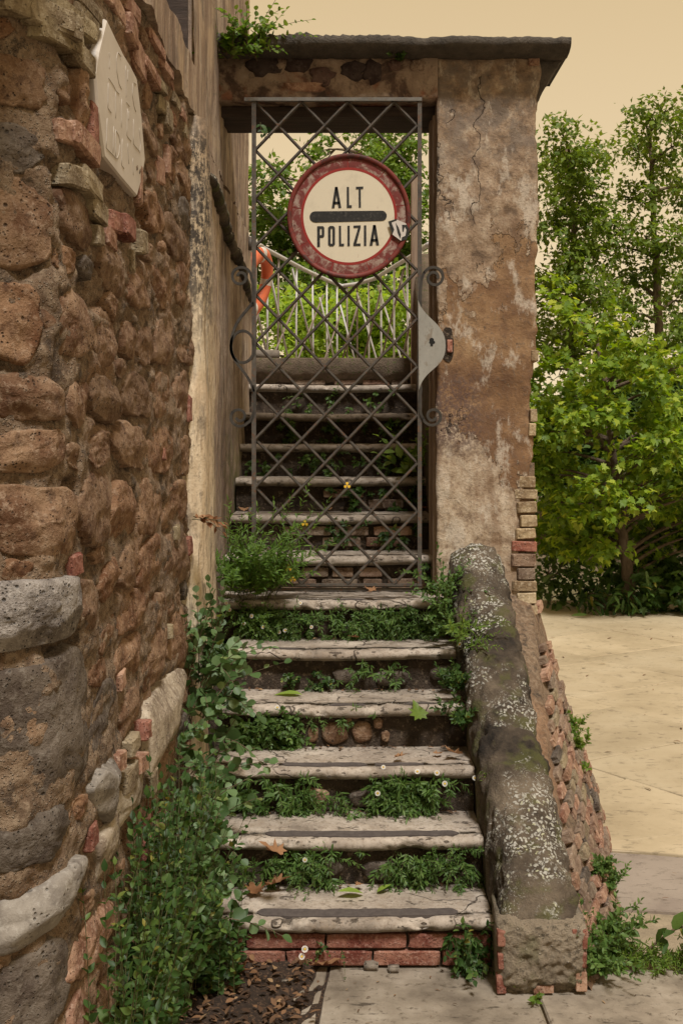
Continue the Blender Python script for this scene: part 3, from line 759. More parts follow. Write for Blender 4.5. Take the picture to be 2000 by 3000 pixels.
# fill: smaller rubble between the stones already set
r2 = random.Random(21); tries = 0; made = 0
while tries < 9000 and made < 150:
    tries += 1
    u = r2.uniform(PU[1] - .1, UMAX - .03); z = r2.uniform(.35, ZTOP - .04)
    p = wall_at(u)[0]
    large = tries < 3500
    du = r2.uniform(.08, .17) if p.y < 2.85 else (r2.uniform(.26, .55) if large else r2.uniform(.10, .22)); dz = (r2.uniform(.10, .18) if large else r2.uniform(.05, .09))
    ok = True
    for (a, c, da, dc) in PLACED:
        if abs(a - u) < (da + du / 2) * .90 and abs(c - z) < (dc + dz / 2) * .90: ok = False; break
    if not ok: continue
    # skip where mortar smears over the stones
    if noise.noise(Vector((u * 1.7, z * 1.7, 3))) > .42: continue
    m = M['tuff'] if r2.random() < .86 else (M['tuff_grey'] if r2.random() < .6 else M['brick_pink'])
    stone(u, z, du, dz, (r2.uniform(.008, .018) if large else r2.uniform(.002, .010)), m, 100 + made, p=r2.uniform(2.2, 3.2), ir=.18, tilt=r2.uniform(-.15, .15))
    made += 1

# ---------------------------------------------------------------- plastered house wall
house = empty('plastered_house', (-.9, 6.0, 0), 'tall house wall of streaked peeling lime plaster behind the gate', 'building')
HP = [(-.640, 4.55), (-.598, 4.555), (-.575, 4.58), (-.532, 4.66), (-.535, 4.78), (-.548, 5.0), (-.575, 5.65), (-.565, 6.4), (-.555, 7.46), (-.60, 7.50), (-2.9, 7.50)]
def hp_fine(step=.03):
    o = []
    for i in range(len(HP) - 1):
        a, c = Vector(HP[i]), Vector(HP[i + 1]); k = max(1, int(min((c - a).length, 3) / step)) if i < len(HP) - 2 else 6
        for t in range(k): o.append(a.lerp(c, t / k))
    o.append(Vector(HP[-1])); return o
hp = hp_fine()
def hnoise(p):
    q = Vector((p.x * 3, p.y * 3, p.z * .5))
    return .016 * fbm(q, 2.2, 3) + .006 * fbm((p.x, p.y * 9, p.z * 1.2), 2, 3) + .004 * fbm(p, 22, 3)
b_ = MB(); rows = []
nz = 120
for j in range(nz + 1):
    z = lerp(-.05, ZTOP - .01, j / nz); row = []
    for i, p in enumerate(hp):
        q = Vector((p.x, p.y, z)); d = hnoise(q) if .62 > -p.x else 0
        # ragged broken edge of the plaster where it meets the rubble
        if p.y < 4.6: q.y += .035 * fbm((z * 4, 0, 2), 1.5, 4) + .02
        row.append(q + Vector((d, 0, 0)))
    rows.append(row)
b_.grid(rows)
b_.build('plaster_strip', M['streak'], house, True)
# upper storey plaster, running over the rubble, with a window opening
def plane_piece(y0, y1, z0, z1, xf=-.575, n=14):
    b = MB(); rows = []
    ny = max(2, int((y1 - y0) / .04)); nz2 = max(2, int((z1 - z0) / .06))
    for j in range(nz2 + 1):
        row = []
        for i in range(ny + 1):
            q = Vector((xf, lerp(y0, y1, i / ny), lerp(z0, z1, j / nz2)))
            e = .03 * fbm((q.y * 3, 1, 0), 1.5, 4) if (j == 0 and abs(z0 - ZTOP) < .05) else 0
            row.append(q + Vector((hnoise(q) * .8, 0, e)))
        rows.append(row)
    b.grid(rows)
    # thickness: lower edge returns back into the wall
    low = [Vector((p.x, p.y, p.z)) for p in rows[0]]
    b.grid([[Vector((p.x - .2, p.y, p.z)) for p in low], low])
    if y1 > 7.3:
        edge = [r[-1] for r in rows]; b.grid([edge, [Vector((-2.9, p.y, p.z)) for p in edge]])
    return b
WY0, WY1, WZ0, WZ1 = 3.70, 4.62, 3.235, 4.55
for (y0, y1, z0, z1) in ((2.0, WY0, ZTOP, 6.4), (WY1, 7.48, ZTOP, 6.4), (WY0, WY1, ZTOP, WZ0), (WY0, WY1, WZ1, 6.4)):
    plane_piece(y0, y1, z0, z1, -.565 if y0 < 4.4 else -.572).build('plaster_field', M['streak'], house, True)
b_ = MB()
b_.box((-.80, WY0, WZ0 - .02), (-.60, WY0 + .002, WZ1)); b_.box((-.80, WY1 - .002, WZ0), (-.575, WY1, WZ1)); b_.box((-.80, WY0, WZ0 - .02), (-.60, WY1, WZ0))
wr = b_.build('window_reveal', M['streak'], house)
b_ = MB()
for t in range(5):
    y0 = lerp(WY0 + .01, WY1 - .01, t / 5); b_.box((-.80, y0 + .003, WZ0 + .01), (-.775, y0 + .09, WZ1 - .01))
b_.build('shutter', M['beam'], wr)
b_ = MB(); b_.box((-.79, WY1 - .03, WZ0 + .004), (-.588, WY1 - .006, WZ1 - .01)); b_.build('shade_board', M['beam'], wr)  # board added over the far jamb; its dark colour stands in for the reveal's shade
b_ = MB(); b_.box((-2.9, 2.0, 6.39), (-.50, 7.5, 6.5)); b_.box((-2.9, 1.99, ZTOP), (-.6, 2.0, 6.4)); b_.build('eaves', M['coping'], house)
# sloping mossy ledge on the wall above the scrolls
fine = []
for i in range(71):
    Y = lerp(4.95, 7.40, i / 70); q = Vector((-.562 + .006 * math.sin(Y * 5), Y, lerp(2.93, 2.66, i / 70))); fine.append(q + Vector((.008 * fbm(q, 16, 3), 0, .014 * fbm(q, 13, 3))))
b_ = MB(); b_.tube(fine, [.034 * (1 + .35 * noise.noise(p * 18)) * min(1, .3 + i / 10) for i, p in enumerate(fine)], 12); b_.build('ledge', M['lichen'], house, True)

# ================================================================ STAIRS
H, TR, D6 = .179, .286, 5.5
def YS(k): return D6 + TR * (k - 6)
def ZS(k): return H * k
stairs = empty('staircase', (0, 4.1, 0), 'worn travertine stone staircase climbing through the gate', 'staircase')
def tread(k, x0, x1):
    """slab with bullnose, worn in the middle, chipped along the front"""
    y0, z1 = YS(k), ZS(k); th, r = .046, .022
    prof = [(TR + .05, 0), (TR * .8, 0), (TR * .55, 0), (TR * .35, 0), (TR * .2, 0), (.06, 0), (r + .006, 0)]
    for a in range(0, 9): prof.append((r - r * math.sin(math.pi * a / 8) * 1.0, -r + r * math.cos(math.pi * a / 8)))
    prof += [(.05, -th), (.12, -th)]
    prof = [(a, max(b, -th)) for a, b in prof]
    n = 84; rows = []
    wear = .5 + .9 * ((k * 37) % 10) / 10
    for i in range(n + 1):
        x = lerp(x0, x1, i / n); row = []
        s = (x + .02) / .5
        sag = -.010 * wear * math.exp(-s * s * 3.0)
        for (a, c) in prof:
            q = Vector((x, y0 + a, z1 + c)); front = 1 - sstep(0, .09, a)
            q.z += sag * (.35 + .65 * front) + .0022 * fbm(q + Vector((k, 0, 0)), 14, 4) + .002 * fbm(q, 3, 2)
            ch = max(0, fbm((x * 7 + k * 13, k, c * 9), 1.6, 4) - .33) * front
            q.y += .003 * fbm((x * 3 + k * 5, 0, 0), 2, 3) * front + ch * .04
            q.z -= ch * .03 * (1 if c > -.03 else 0)
            row.append(q)
        rows.append(row)
    b = MB(); b.grid(rows)
    nn = len(prof); e = len(b.v) - nn
    b.f.append(tuple(range(nn))); b.f.append(tuple(e + i for i in reversed(range(nn))))
    o = b.build('step', M['tread'], stairs, True)
    return o
STEP = {}
for k in range(1, 13):
    xl = -.50 if k < 6 else -.56
    STEP[k] = tread(k, xl, .515 if k <= 5 else .448 if k > 6 else .50)
# landing
b_ = MB()
rows = []
for i in range(41):
    x = lerp(-.56, .46, i / 40); q = []
    for (dy, dz) in ((3.6, 0), (1.2, 0), (.2, 0), (.012, 0), (0, -.008), (-.002, -.06), (0, -.10), (.012, -.105 - .05 * max(0, fbm((x * 6, 0, 4), 1.5, 4))), (.06, -.17)):
        p = Vector((x, YS(13) + dy, ZS(13) + dz)); p.z += .003 * fbm(p, 9, 3); q.append(p)
    rows.append(q)
b_.grid(rows); b_.build('landing', M['moss_mortar'], stairs, True)
# risers
def riser(k, mat=None):
    b = MB(); rows = []
    z0, z1 = ZS(k - 1) - .012, ZS(k) - .02
    for j in range(9):
        z = lerp(z0, z1, j / 8)
        rows.append([Vector((x, YS(k) + .048 + .016 * fbm((x, k, z), 9, 4), z)) for x in (lerp(-.56, .515, i / 70) for i in range(71))])
    b.grid(rows)
    return b.build('riser', mat or M['soil'], stairs, True)
RIS = {k: riser(k) for k in range(1, 14)}
RB = [rough_block(40 + i, 4, .03, .12) for i in range(4)]
MESHC = {}
def shared(src, idx, mat):
    key = (id(src), idx, mat.name)
    if key not in MESHC:
        m = src[idx].copy(); m.materials.append(mat); MESHC[key] = m
    return MESHC[key]
def box_obj(name, c, size, mat, parent, src, i, rot=None, smooth=False):
    Mx = Matrix.Translation(c) @ (rot if rot is not None else Matrix.Identity(4)) @ Matrix.Diagonal((*size, 1))
    return link(name, shared(src, i % len(src), mat), parent, mat, smooth, Mx)
def riser_bricks(k, spans, mat, dz, zoff, dep=.05):
    z0 = ZS(k - 1)
    for i, (x0, x1, row) in enumerate(spans):
        z = z0 + zoff + row * (dz + .010) + dz / 2
        box_obj('brick', Vector(((x0 + x1) / 2, YS(k) + .050, z)), (x1 - x0 - .010, dep, dz), mat, RIS[k], RB, i + k)
riser_bricks(1, [(-.50, -.33, 1), (-.33, -.055, 1), (-.055, .225, 1), (.225, .51, 1), (-.50, -.19, 0), (-.19, .105, 0), (.105, .34, 0), (.34, .51, 0)], M['brick_dull'], .049, .010)
riser_bricks(7, [(-.2, -.06, 1), (-.05, .06, 1), (.08, .2, 1), (.22, .42, 0), (-.1, .08, 0), (.1, .2, 0), (-.35, -.12, 0)], M['brick_mix'], .046, .015, .045)
riser_bricks(8, [(-.3, -.05, 1), (-.04, .14, 1), (.16, .36, 1), (-.1, .1, 0), (.12, .3, 0)], M['brick_mix'], .046, .015, .045)
riser_bricks(9, [(-.1, .12, 1), (.14, .33, 0)], M['brick_mix'], .046, .015, .045)
riser_bricks(13, [(-.3, -.1, 0), (-.05, .1, 0), (.13, .3, 0), (.31, .42, 0)], M['brick_mix'], .03, .012, .04)
# tuff rubble showing in the fourth riser, and in the third
def riser_stone(k, x, z, w, h, mat, seed):
    b = MB(); rows = []; sd_ = Vector((seed * 2.3, seed, 4))
    for q in range(6):
        rho = (q / 5) ** .8; row = []
        for j in range(16):
            a = 2 * math.pi * j / 16; c, s = math.cos(a), math.sin(a)
            rr = (abs(c) ** 2.8 + abs(s) ** 2.8) ** (-1 / 2.8) * (1 + .2 * noise.noise(Vector((c * 1.4, s * 1.4, 0)) + sd_))
            px, pz = x + rho * rr * c * w / 2, z + rho * rr * s * h / 2
            dep = .022 * max(0, 1 - rho ** 4) ** .6 + .008 * fbm((px, seed, pz), 22, 3) - (.02 if q == 5 else 0)
            row.append(Vector((px, YS(k) + .050 - dep, pz)))
        rows.append(row)
    b.grid(rows, True); b.build('stone', mat, RIS[k], True)
for i, (dx, dy, w, h) in enumerate(((719, 1685, .05, .075), (768, 1682, .115, .105), (832, 1680, .09, .10), (815, 1640, .05, .04), (868, 1660, .045, .055), (885, 1690, .04, .05), (800, 1655, .03, .04))):
    p = W(dx, dy, YS(4) + .05); riser_stone(4, p.x, p.z, w, h, M['tuff'], i + 1)
for i, (x, z, w, h) in enumerate(((-.1, .06, .12, .07), (.1, .05, .16, .08), (.33, .07, .14, .08))):
    riser_stone(3, x, ZS(2) + z, w, h, M['brick_mix'] if i == 0 else M['tuff_grey'], i + 30)
    riser_stone(2, x + .05, ZS(1) + z, w, h, M['tuff_grey'], i + 40)
    riser_stone(5, x + .12, ZS(4) + z, w, h, M['tuff_grey'], i + 50)
# worn anti-slip strips let into the treads
def strip(k, x0, x1, d0, d1, seed):
    b = MB(); n = int((x1 - x0) / .012); up = []; lo = []
    for i in range(n + 1):
        x = lerp(x0, x1, i / n); t = min(i, n - i) / 2.0
        w = min(1, .3 + t); m_ = (d0 + d1) / 2
        s = (x + .02) / .5; wear = .5 + .9 * ((k * 37) % 10) / 10
        z0_ = -.010 * wear * math.exp(-s * s * 3.0); z = ZS(k) + .004
        def zz(yy):
            q = Vector((x, yy, ZS(k))); return z + z0_ * (.35 + .65 * (1 - sstep(0, .09, yy - YS(k)))) + .0022 * fbm(q + Vector((k, 0, 0)), 14, 4) + .002 * fbm(q, 3, 2)
        r_ = .006 * max(0, fbm((x * 9, seed, 1), 1.5, 4)); r3 = .005 * fbm((x * 8, seed, 7), 1.5, 3)
        ya = YS(k) + lerp(m_, d0, w) + max(0, r3); yb = YS(k) + lerp(m_, d1, w) - r_ * 2
        up.append(Vector((x, yb, zz(yb)))); lo.append(Vector((x, ya, zz(ya))))
    b.grid([lo, up]); b.grid([up, [p - Vector((0, 0, .01)) for p in up]]); b.grid([[p - Vector((0, 0, .01)) for p in lo], lo])
    return b.build('anti_slip_strip', M['strip'], STEP[k])
strip(1, -.29, .40, .036, .092, 1)
strip(2, -.28, .43, .034, .084, 2)
strip(3, -.23, .10, .034, .078, 3); strip(3, .13, .32, .036, .07, 4)
strip(4, -.05, .10, .035, .055, 5); strip(4, .26, .38, .03, .055, 6)
strip(5, -.30, -.18, .035, .055, 7); strip(5, .24, .29, .035, .05, 8)
strip(6, -.02, .10, .035, .055, 9)
# ================================================================ GATEWAY: pillar, lintel, coping
YP = 5.65
gateway = empty('gateway', (.69, YP, 0), 'crumbling ochre plastered gate pillar carrying a dark lintel and coping', 'gateway')
XL, XR = .448, .925
b_ = MB(); rows = []
nz = 230
def pil(q, nx, ny):
    d = .010 * fbm(q, 2.3, 4) + .005 * fbm(q, 11, 4) + .002 * fbm(q, 45, 3)
    return q + Vector((nx, ny, 0)) * d
for j in range(nz + 1):
    z = lerp(-.02, 3.60, j / nz); row = []
    rag = .018 * fbm((0, z * 3.0, 1), 1.2, 4) + .010 * fbm((5, z * 14, 1), 1.2, 3)
    # the corner plaster has fallen away lower down, leaving the brick core
    fall = .050 * sstep(1.75, 1.45, z) + .02 * sstep(2.3, 1.9, z)
    xr = XR + rag - fall - .006 * (3.6 - z)
    for i in range(9): row.append(pil(Vector((XL, YP + .40 * (1 - i / 8), z)), -1, 0))
    for i in range(1, 31):
        x = lerp(XL, xr, i / 30); row.append(pil(Vector((x, YP + (.012 if i == 30 else 0), z)), 0, -1))
    for i in range(1, 7): row.append(pil(Vector((xr + .004, YP + .012 + .4 * i / 6, z)), 1, 0))
    rows.append(row)
b_.grid(rows); k = len(rows[0])
b_.build('pillar', M['pillar'], gateway, True)
# quoin bricks exposed down the right corner
QB = [rough_block(60 + i, 4, .035, .13) for i in range(4)]
r3 = random.Random(5); z = .92; i = 0
while z < 3.2:
    dz = r3.uniform(.045, .062); red = (i == 6)
    wd = r3.uniform(.08, .12) if z < 1.6 else .035
    proud = .004 if z < 1.5 else -.004
    xr_ = XR + .004 - .006 * (3.6 - z) + r3.uniform(-.006, .006)
    if z < 1.60 or (z < 2.3 and r3.random() < .35):
        m = M['brick_red'] if red else (M['brick_yellow'] if r3.random() < .85 else M['brick_mix'])
        box_obj('brick', Vector((xr_ - wd / 2, YP + .05 - proud, z + dz / 2)), (wd, .12, dz), m, gateway, QB, i, Matrix.Rotation(r3.uniform(-.04, .04), 4, 'Y'))
    z += dz + r3.uniform(.004, .012); i += 1
b_ = MB(); b_.box((XR - .16, YP + .006, -.02), (XR - .018, YP + .3, 1.7)); b_.build('brick_core', M['mortar'], gateway)
# latch pocket: red brick showing in a broken hole beside the lock
p = W(1032, 795, YP - .004); box_obj('brick', p, (.024, .02, .06), M['brick_red'], gateway, QB, 1)
b_ = MB(); rows = []
for q in range(4):
    rows.append([W(1027 + 15 * q / 3 * math.cos(a) * (1 + .25 * noise.noise(Vector((math.cos(a) * 2, math.sin(a) * 2, 1)))), 792 + 40 * q / 3 * math.sin(a) * (1 + .2 * noise.noise(Vector((math.sin(a) * 2, 3, math.cos(a))))), YP - .006 + (.001 * q)) for a in (2 * math.pi * j / 20 for j in range(20))])
b_.grid(rows, True); b_.build('latch_pocket', M['soil'], gateway, True)
# lintel
b_ = MB(); rows = []
ZL = 3.406
for j in range(23):
    t = j / 22; row = []
    for i in range(81):
        x = lerp(-.62, XL + .004, i / 80)
        if t < .25: q = Vector((x, YP + .40 * (1 - t / .25), ZL))
        else: q = Vector((x, YP, lerp(ZL, 3.62, (t - .25) / .75)))
        d = .014 * fbm(q, 5, 5) + .010 * fbm(q, 17, 4)
        row.append(q + Vector((0, -d, d * .5 if t < .3 else 0)))
    rows.append(row)
b_.grid(rows); b_.build('lintel', M['lintel'], gateway, True)
# dark volcanic stones and a brick set in the lintel face
def face_stone(x, z, w, h, mat, seed, dep=.005):
    b = MB(); rows = []; sd_ = Vector((seed * 2.3, seed, 4))
    for q in range(6):
        rho = (q / 5) ** .8; row = []
        for j in range(18):
            a = 2 * math.pi * j / 18; c, s = math.cos(a), math.sin(a)
            rr = (abs(c) ** 2.8 + abs(s) ** 2.8) ** (-1 / 2.8) * (1 + .55 * noise.noise(Vector((c * 1.4, s * 1.4, 0)) + sd_) + .3 * noise.noise(Vector((c * 4, s * 4, 0)) + sd_))
            px, pz = x + rho * rr * c * w / 2, z + rho * rr * s * h / 2
            dd = dep * max(0, 1 - rho ** 4) ** .6 + .005 * fbm((px, seed, pz), 18, 3) - (.025 if q == 5 else 0)
            row.append(Vector((px, YP - .006 - dd, pz)))
        rows.append(row)
    b.grid(rows, True); b.build('stone', mat, gateway, True)
M['basalt'] = m_stone('dark_basalt', (.055, .036, .032), (.075, .048, .040), (.045, .032, .030), .3, .8, .006)
M['basalt_red'] = m_stone('reddish_basalt', (.115, .062, .048), (.13, .072, .055), (.10, .055, .045), .3, .8, .006)
for i, (dx, dy, w, h, m) in enumerate(((610, 150, .17, .10, 'basalt'), (680, 145, .14, .09, 'basalt'), (740, 175, .12, .09, 'basalt_red'), (810, 160, .13, .10, 'basalt'), (855, 165, .10, .11, 'basalt'), (700, 200, .2, .05, 'brick_pink'), (905, 150, .07, .06, 'basalt_red'), (960, 150, .08, .07, 'brick_mix'))):
    p = W(dx, dy, YP - .01); face_stone(p.x, p.z, w, h, M[m], i + 3)
# coping slab with moulded underside and serrated tiled top edge
b_ = MB(); rows = []
prof = [(YP + .42, 3.60), (YP + .02, 3.60), (YP - .03, 3.598), (YP - .085, 3.606), (YP - .118, 3.618), (YP - .13, 3.63), (YP - .132, 3.664), (YP - .12, 3.672), (YP + .1, 3.682), (YP + .45, 3.69), (YP + .45, 3.60)]
n = 150
for i in range(n + 1):
    x = lerp(-.62, 1.055, i / n); row = []
    for (y, zz) in prof:
        q = Vector((x, y, zz)); q.z -= .020 * (x + .6) / 1.6 * .5 if zz > 3.65 else 0
        if zz > 3.65 and y < YP + .05:
            ph = (x * 24.0) % 1.0; amp = .010 * sstep(.35, -.15, x); q.z += amp * (1 - ph) * (1 + .6 * noise.noise(Vector((x * 20, 0, 0))))
        d = .006 * fbm(q, 9, 4) + .004 * fbm(q, 32, 3)
        row.append(q + Vector((0, -d, d)))
    rows.append(row)
b_.grid(rows); nn = len(prof)
b_.f.append(tuple(range(nn))); e = len(b_.v) - nn; b_.f.append(tuple(e + i for i in reversed(range(nn))))
b_.build('coping', M['coping'], gateway, True)
# cornice bracket under the right end of the coping
b_ = MB(); rows = []
for j in range(13):
    t = j / 12; z = lerp(3.60, 3.40, t); ex = lerp(1.04, .925, t ** .8) + .008 * fbm((t * 4, 1, 0), 2, 3)
    rows.append([Vector((.90, YP + .03, z)), Vector((ex, YP + .03 + .01 * t, z)), Vector((ex, YP + .42, z)), Vector((.90, YP + .42, z))])
b_.grid(rows, True); b_.f.append((len(b_.v) - 4, len(b_.v) - 3, len(b_.v) - 2, len(b_.v) - 1)); b_.build('cornice', M['coping'], gateway)
# brick under the coping at the pillar's outer corner
p = W(1225, 137, YP - .005); box_obj('brick', p, (.05, .03, .055), M['brick_pink'], gateway, QB, 2)
# timber: beam behind the lintel, jamb boards in the reveal
b_ = MB(); b_.box((-.585, YP + .10, ZL - .052), (XL + .01, YP + .40, ZL - .004)); b_.build('timber_beam', M['beam'], gateway)
for i, (ya, yb, x) in enumerate(((YP + .06, YP + .145, .452), (YP + .150, YP + .27, .446), (YP + .276, YP + .39, .454))):
    b = MB(); rows = []
    for j in range(41):
        z = lerp(1.1, ZL - .055, j / 40); e = .004 * fbm((i * 3, z * 4, 0), 1.5, 3)
        rows.append([Vector((x + .03, ya, z)), Vector((x - .016 + e, ya + e, z)), Vector((x - .018 + e, (ya + yb) / 2, z)), Vector((x - .016 + e, yb + e, z)), Vector((x + .03, yb, z))])
    b.grid(rows); b.build('jamb_board', M['timber'], gateway, True)

# right-hand stair wall behind the pillar, stepping up with the flight
swall = empty('stair_side_wall', (.5, 6.8, 0), 'mossy low side wall of the stairs behind the pillar', 'wall')
b_ = MB(); rows = []
for j in range(25):
    Y = lerp(YP + .39, 7.6, j / 24); top = 2.0 + .62 * (Y - 6.0)
    row = []
    for i in range(25):
        z = lerp(.0, top, i / 24); q = Vector((.452, Y, z)); row.append(q - Vector((.012 * fbm(q, 6, 4), 0, 0)))
    row += [Vector((.60, Y, top)), Vector((.60, Y, 0))]
    rows.append(row)
b_.grid(rows); b_.build('wall_face', M['moss_mortar'], swall, True)
b_ = MB()
b_.box((.425, 7.30, 1.9), (.475, 7.40, 3.42)); b_.build('post', M['timber'], swall)

# ================================================================ PARAPET beside the stairs
par = empty('stair_parapet', (.65, 4.0, 0), 'lichen covered rounded stair parapet with coarse end block and brick flank', 'parapet')
def ridge(Y): return 1.318 - .60 * (5.65 - Y)
b_ = MB(); rows = []
nY = 170
for j in range(nY + 1):
    Y = lerp(3.925, 5.70, j / nY); zr = ridge(Y) + .005 * math.sin((Y - 3.9) * 7); tt = min(1, max(0, (4.06 - Y) / .176)); zr -= .022 * (1 - math.sqrt(max(0, 1 - tt * tt)))
    x0 = .528 - .024 * (Y - 3.95) / 1.7; x1 = .788 - .03 * (Y - 3.95) / 1.7
    hump = 1 - (1 - sstep(3.89, 4.02, Y)) * .25
    w = x1 - x0; row = []
    lowz = 0.0
    row.append(Vector((x0, Y, max(lowz, zr - .55))))
    row.append(Vector((x0, Y, max(lowz + .004, zr - .25))))
    for i in range(37):
        a = math.pi * i / 36
        cx = (x0 + x1) / 2 - (abs(math.cos(a)) ** .75) * math.copysign(w / 2, math.cos(a)); cz = max(lowz + .008, zr - .15 + .15 * hump * (math.sin(a) ** .8))
        row.append(Vector((cx, Y, cz)))
    row.append(Vector((x1, Y, max(lowz + .004, zr - .28)))); row.append(Vector((x1 - .02, Y, max(lowz, zr - .55))))
    c = Vector(((x0 + x1) / 2, Y, zr - .15))
    dip = .024 * math.exp(-((Y - 4.66) / .04) ** 2) - .008 * math.exp(-((Y - 4.52) / .06) ** 2)      # a broken-off patch half-way down
    for i, q in enumerate(row):
        n_ = (q - c); n_.normalize()
        d = .011 * fbm(q, 4, 3) + .017 * fbm(q, 16, 5) + .007 * fbm(q, 50, 3) - dip * (.7 + fbm(q, 9, 3))
        row[i] = q + n_ * d
    rows.append(row)
b_.grid(rows)
b_.f.append(tuple(reversed(range(len(rows[0])))))
b_.build('rounded_coping', M['lichen'], par, True)
# end block: coarse concrete face, edged with remnants of red brick
b_ = MB(); rows = []
for j in range(51):
    z = lerp(-.005, .232, j / 50); row = []
    pts = [(.515, 4.10)] + [(lerp(.508, .797, i / 50), 3.89) for i in range(51)] + [(.792, 4.10)]
    for (x, y) in pts:
        q = Vector((x, y, z)); d = .010 * fbm(q, 7, 3) + .012 * fbm(q, 38, 5)
        inn = sstep(.05, .0, z) * .03 + .022 * (sstep(.53, .508, x) + sstep(.775, .797, x)) + .022 * sstep(.20, .232, z)
        row.append(q + Vector((0, -d + inn, 0)))
    rows.append(row)
rows.append([Vector((lerp(q.x, .65, .04), max(q.y, 3.945), q.z + .012 + .012 * fbm(q, 14, 3))) for q in rows[-1]]); rows.append([Vector((lerp(q.x, .65, .1), max(q.y, 4.0), q.z - .02)) for q in rows[-1]])
b_.grid(rows); b_.build('end_block', M['block'], par, True)
for i, (x, z, w, h) in enumerate(((.518, .185, .026, .05), (.516, .11, .018, .05), (.518, .035, .03, .06), (.788, .18, .018, .06), (.786, .115, .016, .05), (.777, .045, .036, .065), (.655, .020, .065, .026), (.755, .20, .016, .03))):
    box_obj('brick', Vector((x, 3.910, z)), (w, .034, h), M['brick_dull'] if i not in (6, 5) else M['brick_pink'], par, QB, i, Matrix.Rotation(.05 * math.sin(i * 5), 4, 'Y'))
# flared brick flank
def Tp(s):
    Y = lerp(3.96, 5.80, s); return Vector((lerp(.785, .925, s ** 1.5), Y, lerp(.20, 1.12, s)))
def Bp(s):
    a = [(.0, .83, 3.93), (.3, 1.04, 4.48), (.6, 1.14, 5.05), (1.0, 1.27, 5.82)]
    for (s0, x0, y0), (s1, x1, y1) in zip(a, a[1:]):
        if s <= s1: t = (s - s0) / (s1 - s0); return Vector((lerp(x0, x1, t), lerp(y0, y1, t), 0))
    return Vector((1.27, 5.82, 0))
def FL(s, z):
    t = Tp(s); b = Bp(s); v = 1 - z / t.z
    bow = .035 * math.sin(math.pi * v) 
    p = t.lerp(b, v); return p + Vector((-bow * .3, 0, -0))
b_ = MB(); rows = []
for i in range(61):
    s = i / 60; t = Tp(s)
    rows.append([(lambda q: q + Vector((.012 * fbm(q, 8, 4) - .012, 0, .006 * fbm(q, 20, 3))))(FL(s, t.z * (1 - j / 24))) for j in range(25)])
    rows[-1].insert(0, Vector((.745, t.y, t.z + .05))); rows[-1].insert(0, Vector((.68, t.y, t.z + .055)))
b_.grid(rows)
last = rows[-1]; b_.grid([last, [Vector((.9, p.y + .05, p.z)) for p in last]])
b_.build('flank_mortar', M['mortar'], par, True)
FBk = [rough_block(80 + i, 4, .045, .14) for i in range(6)]
r4 = random.Random(9); z = .012; nb = 0; row_i = 0
while z < 1.02:
    dz = r4.uniform(.030, .043)
    smin = max(0.0, (z + dz - .20) / .92) + .01
    s = smin + r4.uniform(0, .03)
    while s < .995:
        L = r4.uniform(.08, .20); ds = L / 1.95
        sc_ = s + ds / 2; zc = z + dz / 2
        if sc_ > 1.0: break
        if zc < Tp(sc_).z - .01 and r4.random() < (.93 if not (zc > .55 and sc_ > .85) else .25):
            p = FL(sc_, zc); t = (FL(min(1, sc_ + .03), zc) - FL(sc_ - .03, zc)).normalized()
            upv = (FL(sc_, min(zc + .03, Tp(sc_).z)) - FL(sc_, max(0, zc - .03))).normalized()
            n_ = t.cross(upv).normalized()
            if n_.x < 0: n_ = -n_
            up2 = n_.cross(t).normalized()
            if up2.z < 0: up2 = -up2
            m = M['brick_mix'] if r4.random() < .6 else (M['brick_pink'] if r4.random() < .6 else (M['brick_tan'] if r4.random() < .6 else M['tuff_grey']))
            Mx = frame(t, n_, up2, p + n_ * r4.uniform(-.030, -.014)) @ Matrix.Rotation(r4.uniform(-.05, .05), 4, 'Y') @ Matrix.Diagonal((L - .014, .07, dz, 1))
            link('brick', shared(FBk, nb % 6, m), par, m, False, Mx); nb += 1
        s += ds + .006
    z += dz + r4.uniform(.007, .013); row_i += 1

# ================================================================ GATE
YG = 5.58
def gx(d): return (d * DS - 1000) * YG / F
def gz(d): return CH - (d * DS - 1300) * YG / F
gate = empty('iron_gate', (0, YG, 1.09), 'closed iron lattice gate with scrollwork and lock plate', 'gate')
GL, GR, GT, GB = gx(586.5), gx(958), gz(234), gz(1341)
def bar(p, q, w=.014, t=.006, rib=True, name='lattice_bar', y=0.0, mat='iron'):
    p, q = Vector((p[0], YG + y, p[1])), Vector((q[0], YG + y, q[1])); d = (q - p).normalized(); n_ = Vector((0, -1, 0)); a = d.cross(n_)
    b = MB()
    def sec(w_, t0, t1):
        vs = [o + a * s * w_ / 2 + n_ * tt for o in (p, q) for (s, tt) in ((-1, t0), (1, t0), (1, t1), (-1, t1))]
        b.add(vs, [(0, 1, 2, 3), (7, 6, 5, 4), (0, 4, 5, 1), (1, 5, 6, 2), (2, 6, 7, 3), (3, 7, 4, 0)])
    sec(w, 0, t)
    if rib: sec(w * .36, t, t + .007)
    return b.build(name, M[mat], gate)
hx = (GR - GL) / 7; hz = (GT - GB) / 20
def node(i, j): return (GL + hx * i, GT - hz * j)
for s0 in range(-20, 8, 2):          # falling to the right
    i0, j0 = (s0, 0) if s0 >= 0 else (0, -s0)
    k = min(7 - i0, 20 - j0)
    if k > 0: bar(node(i0, j0), node(i0 + k, j0 + k), y=.010)
for s0 in range(0, 28, 2):           # rising to the right
    i0, j0 = (0, s0) if s0 <= 20 else (s0 - 20, 20)
    k = min(7 - i0, j0)
    if k > 0: bar(node(i0, j0), node(i0 + k, j0 - k), y=0.0)
bar((GL - .006, GB - .02), (GL - .006, GT + .012), .020, .014, False, 'upright'); bar((GR + .010, GB - .02), (GR + .010, GT + .012), .019, .014, False, 'upright')
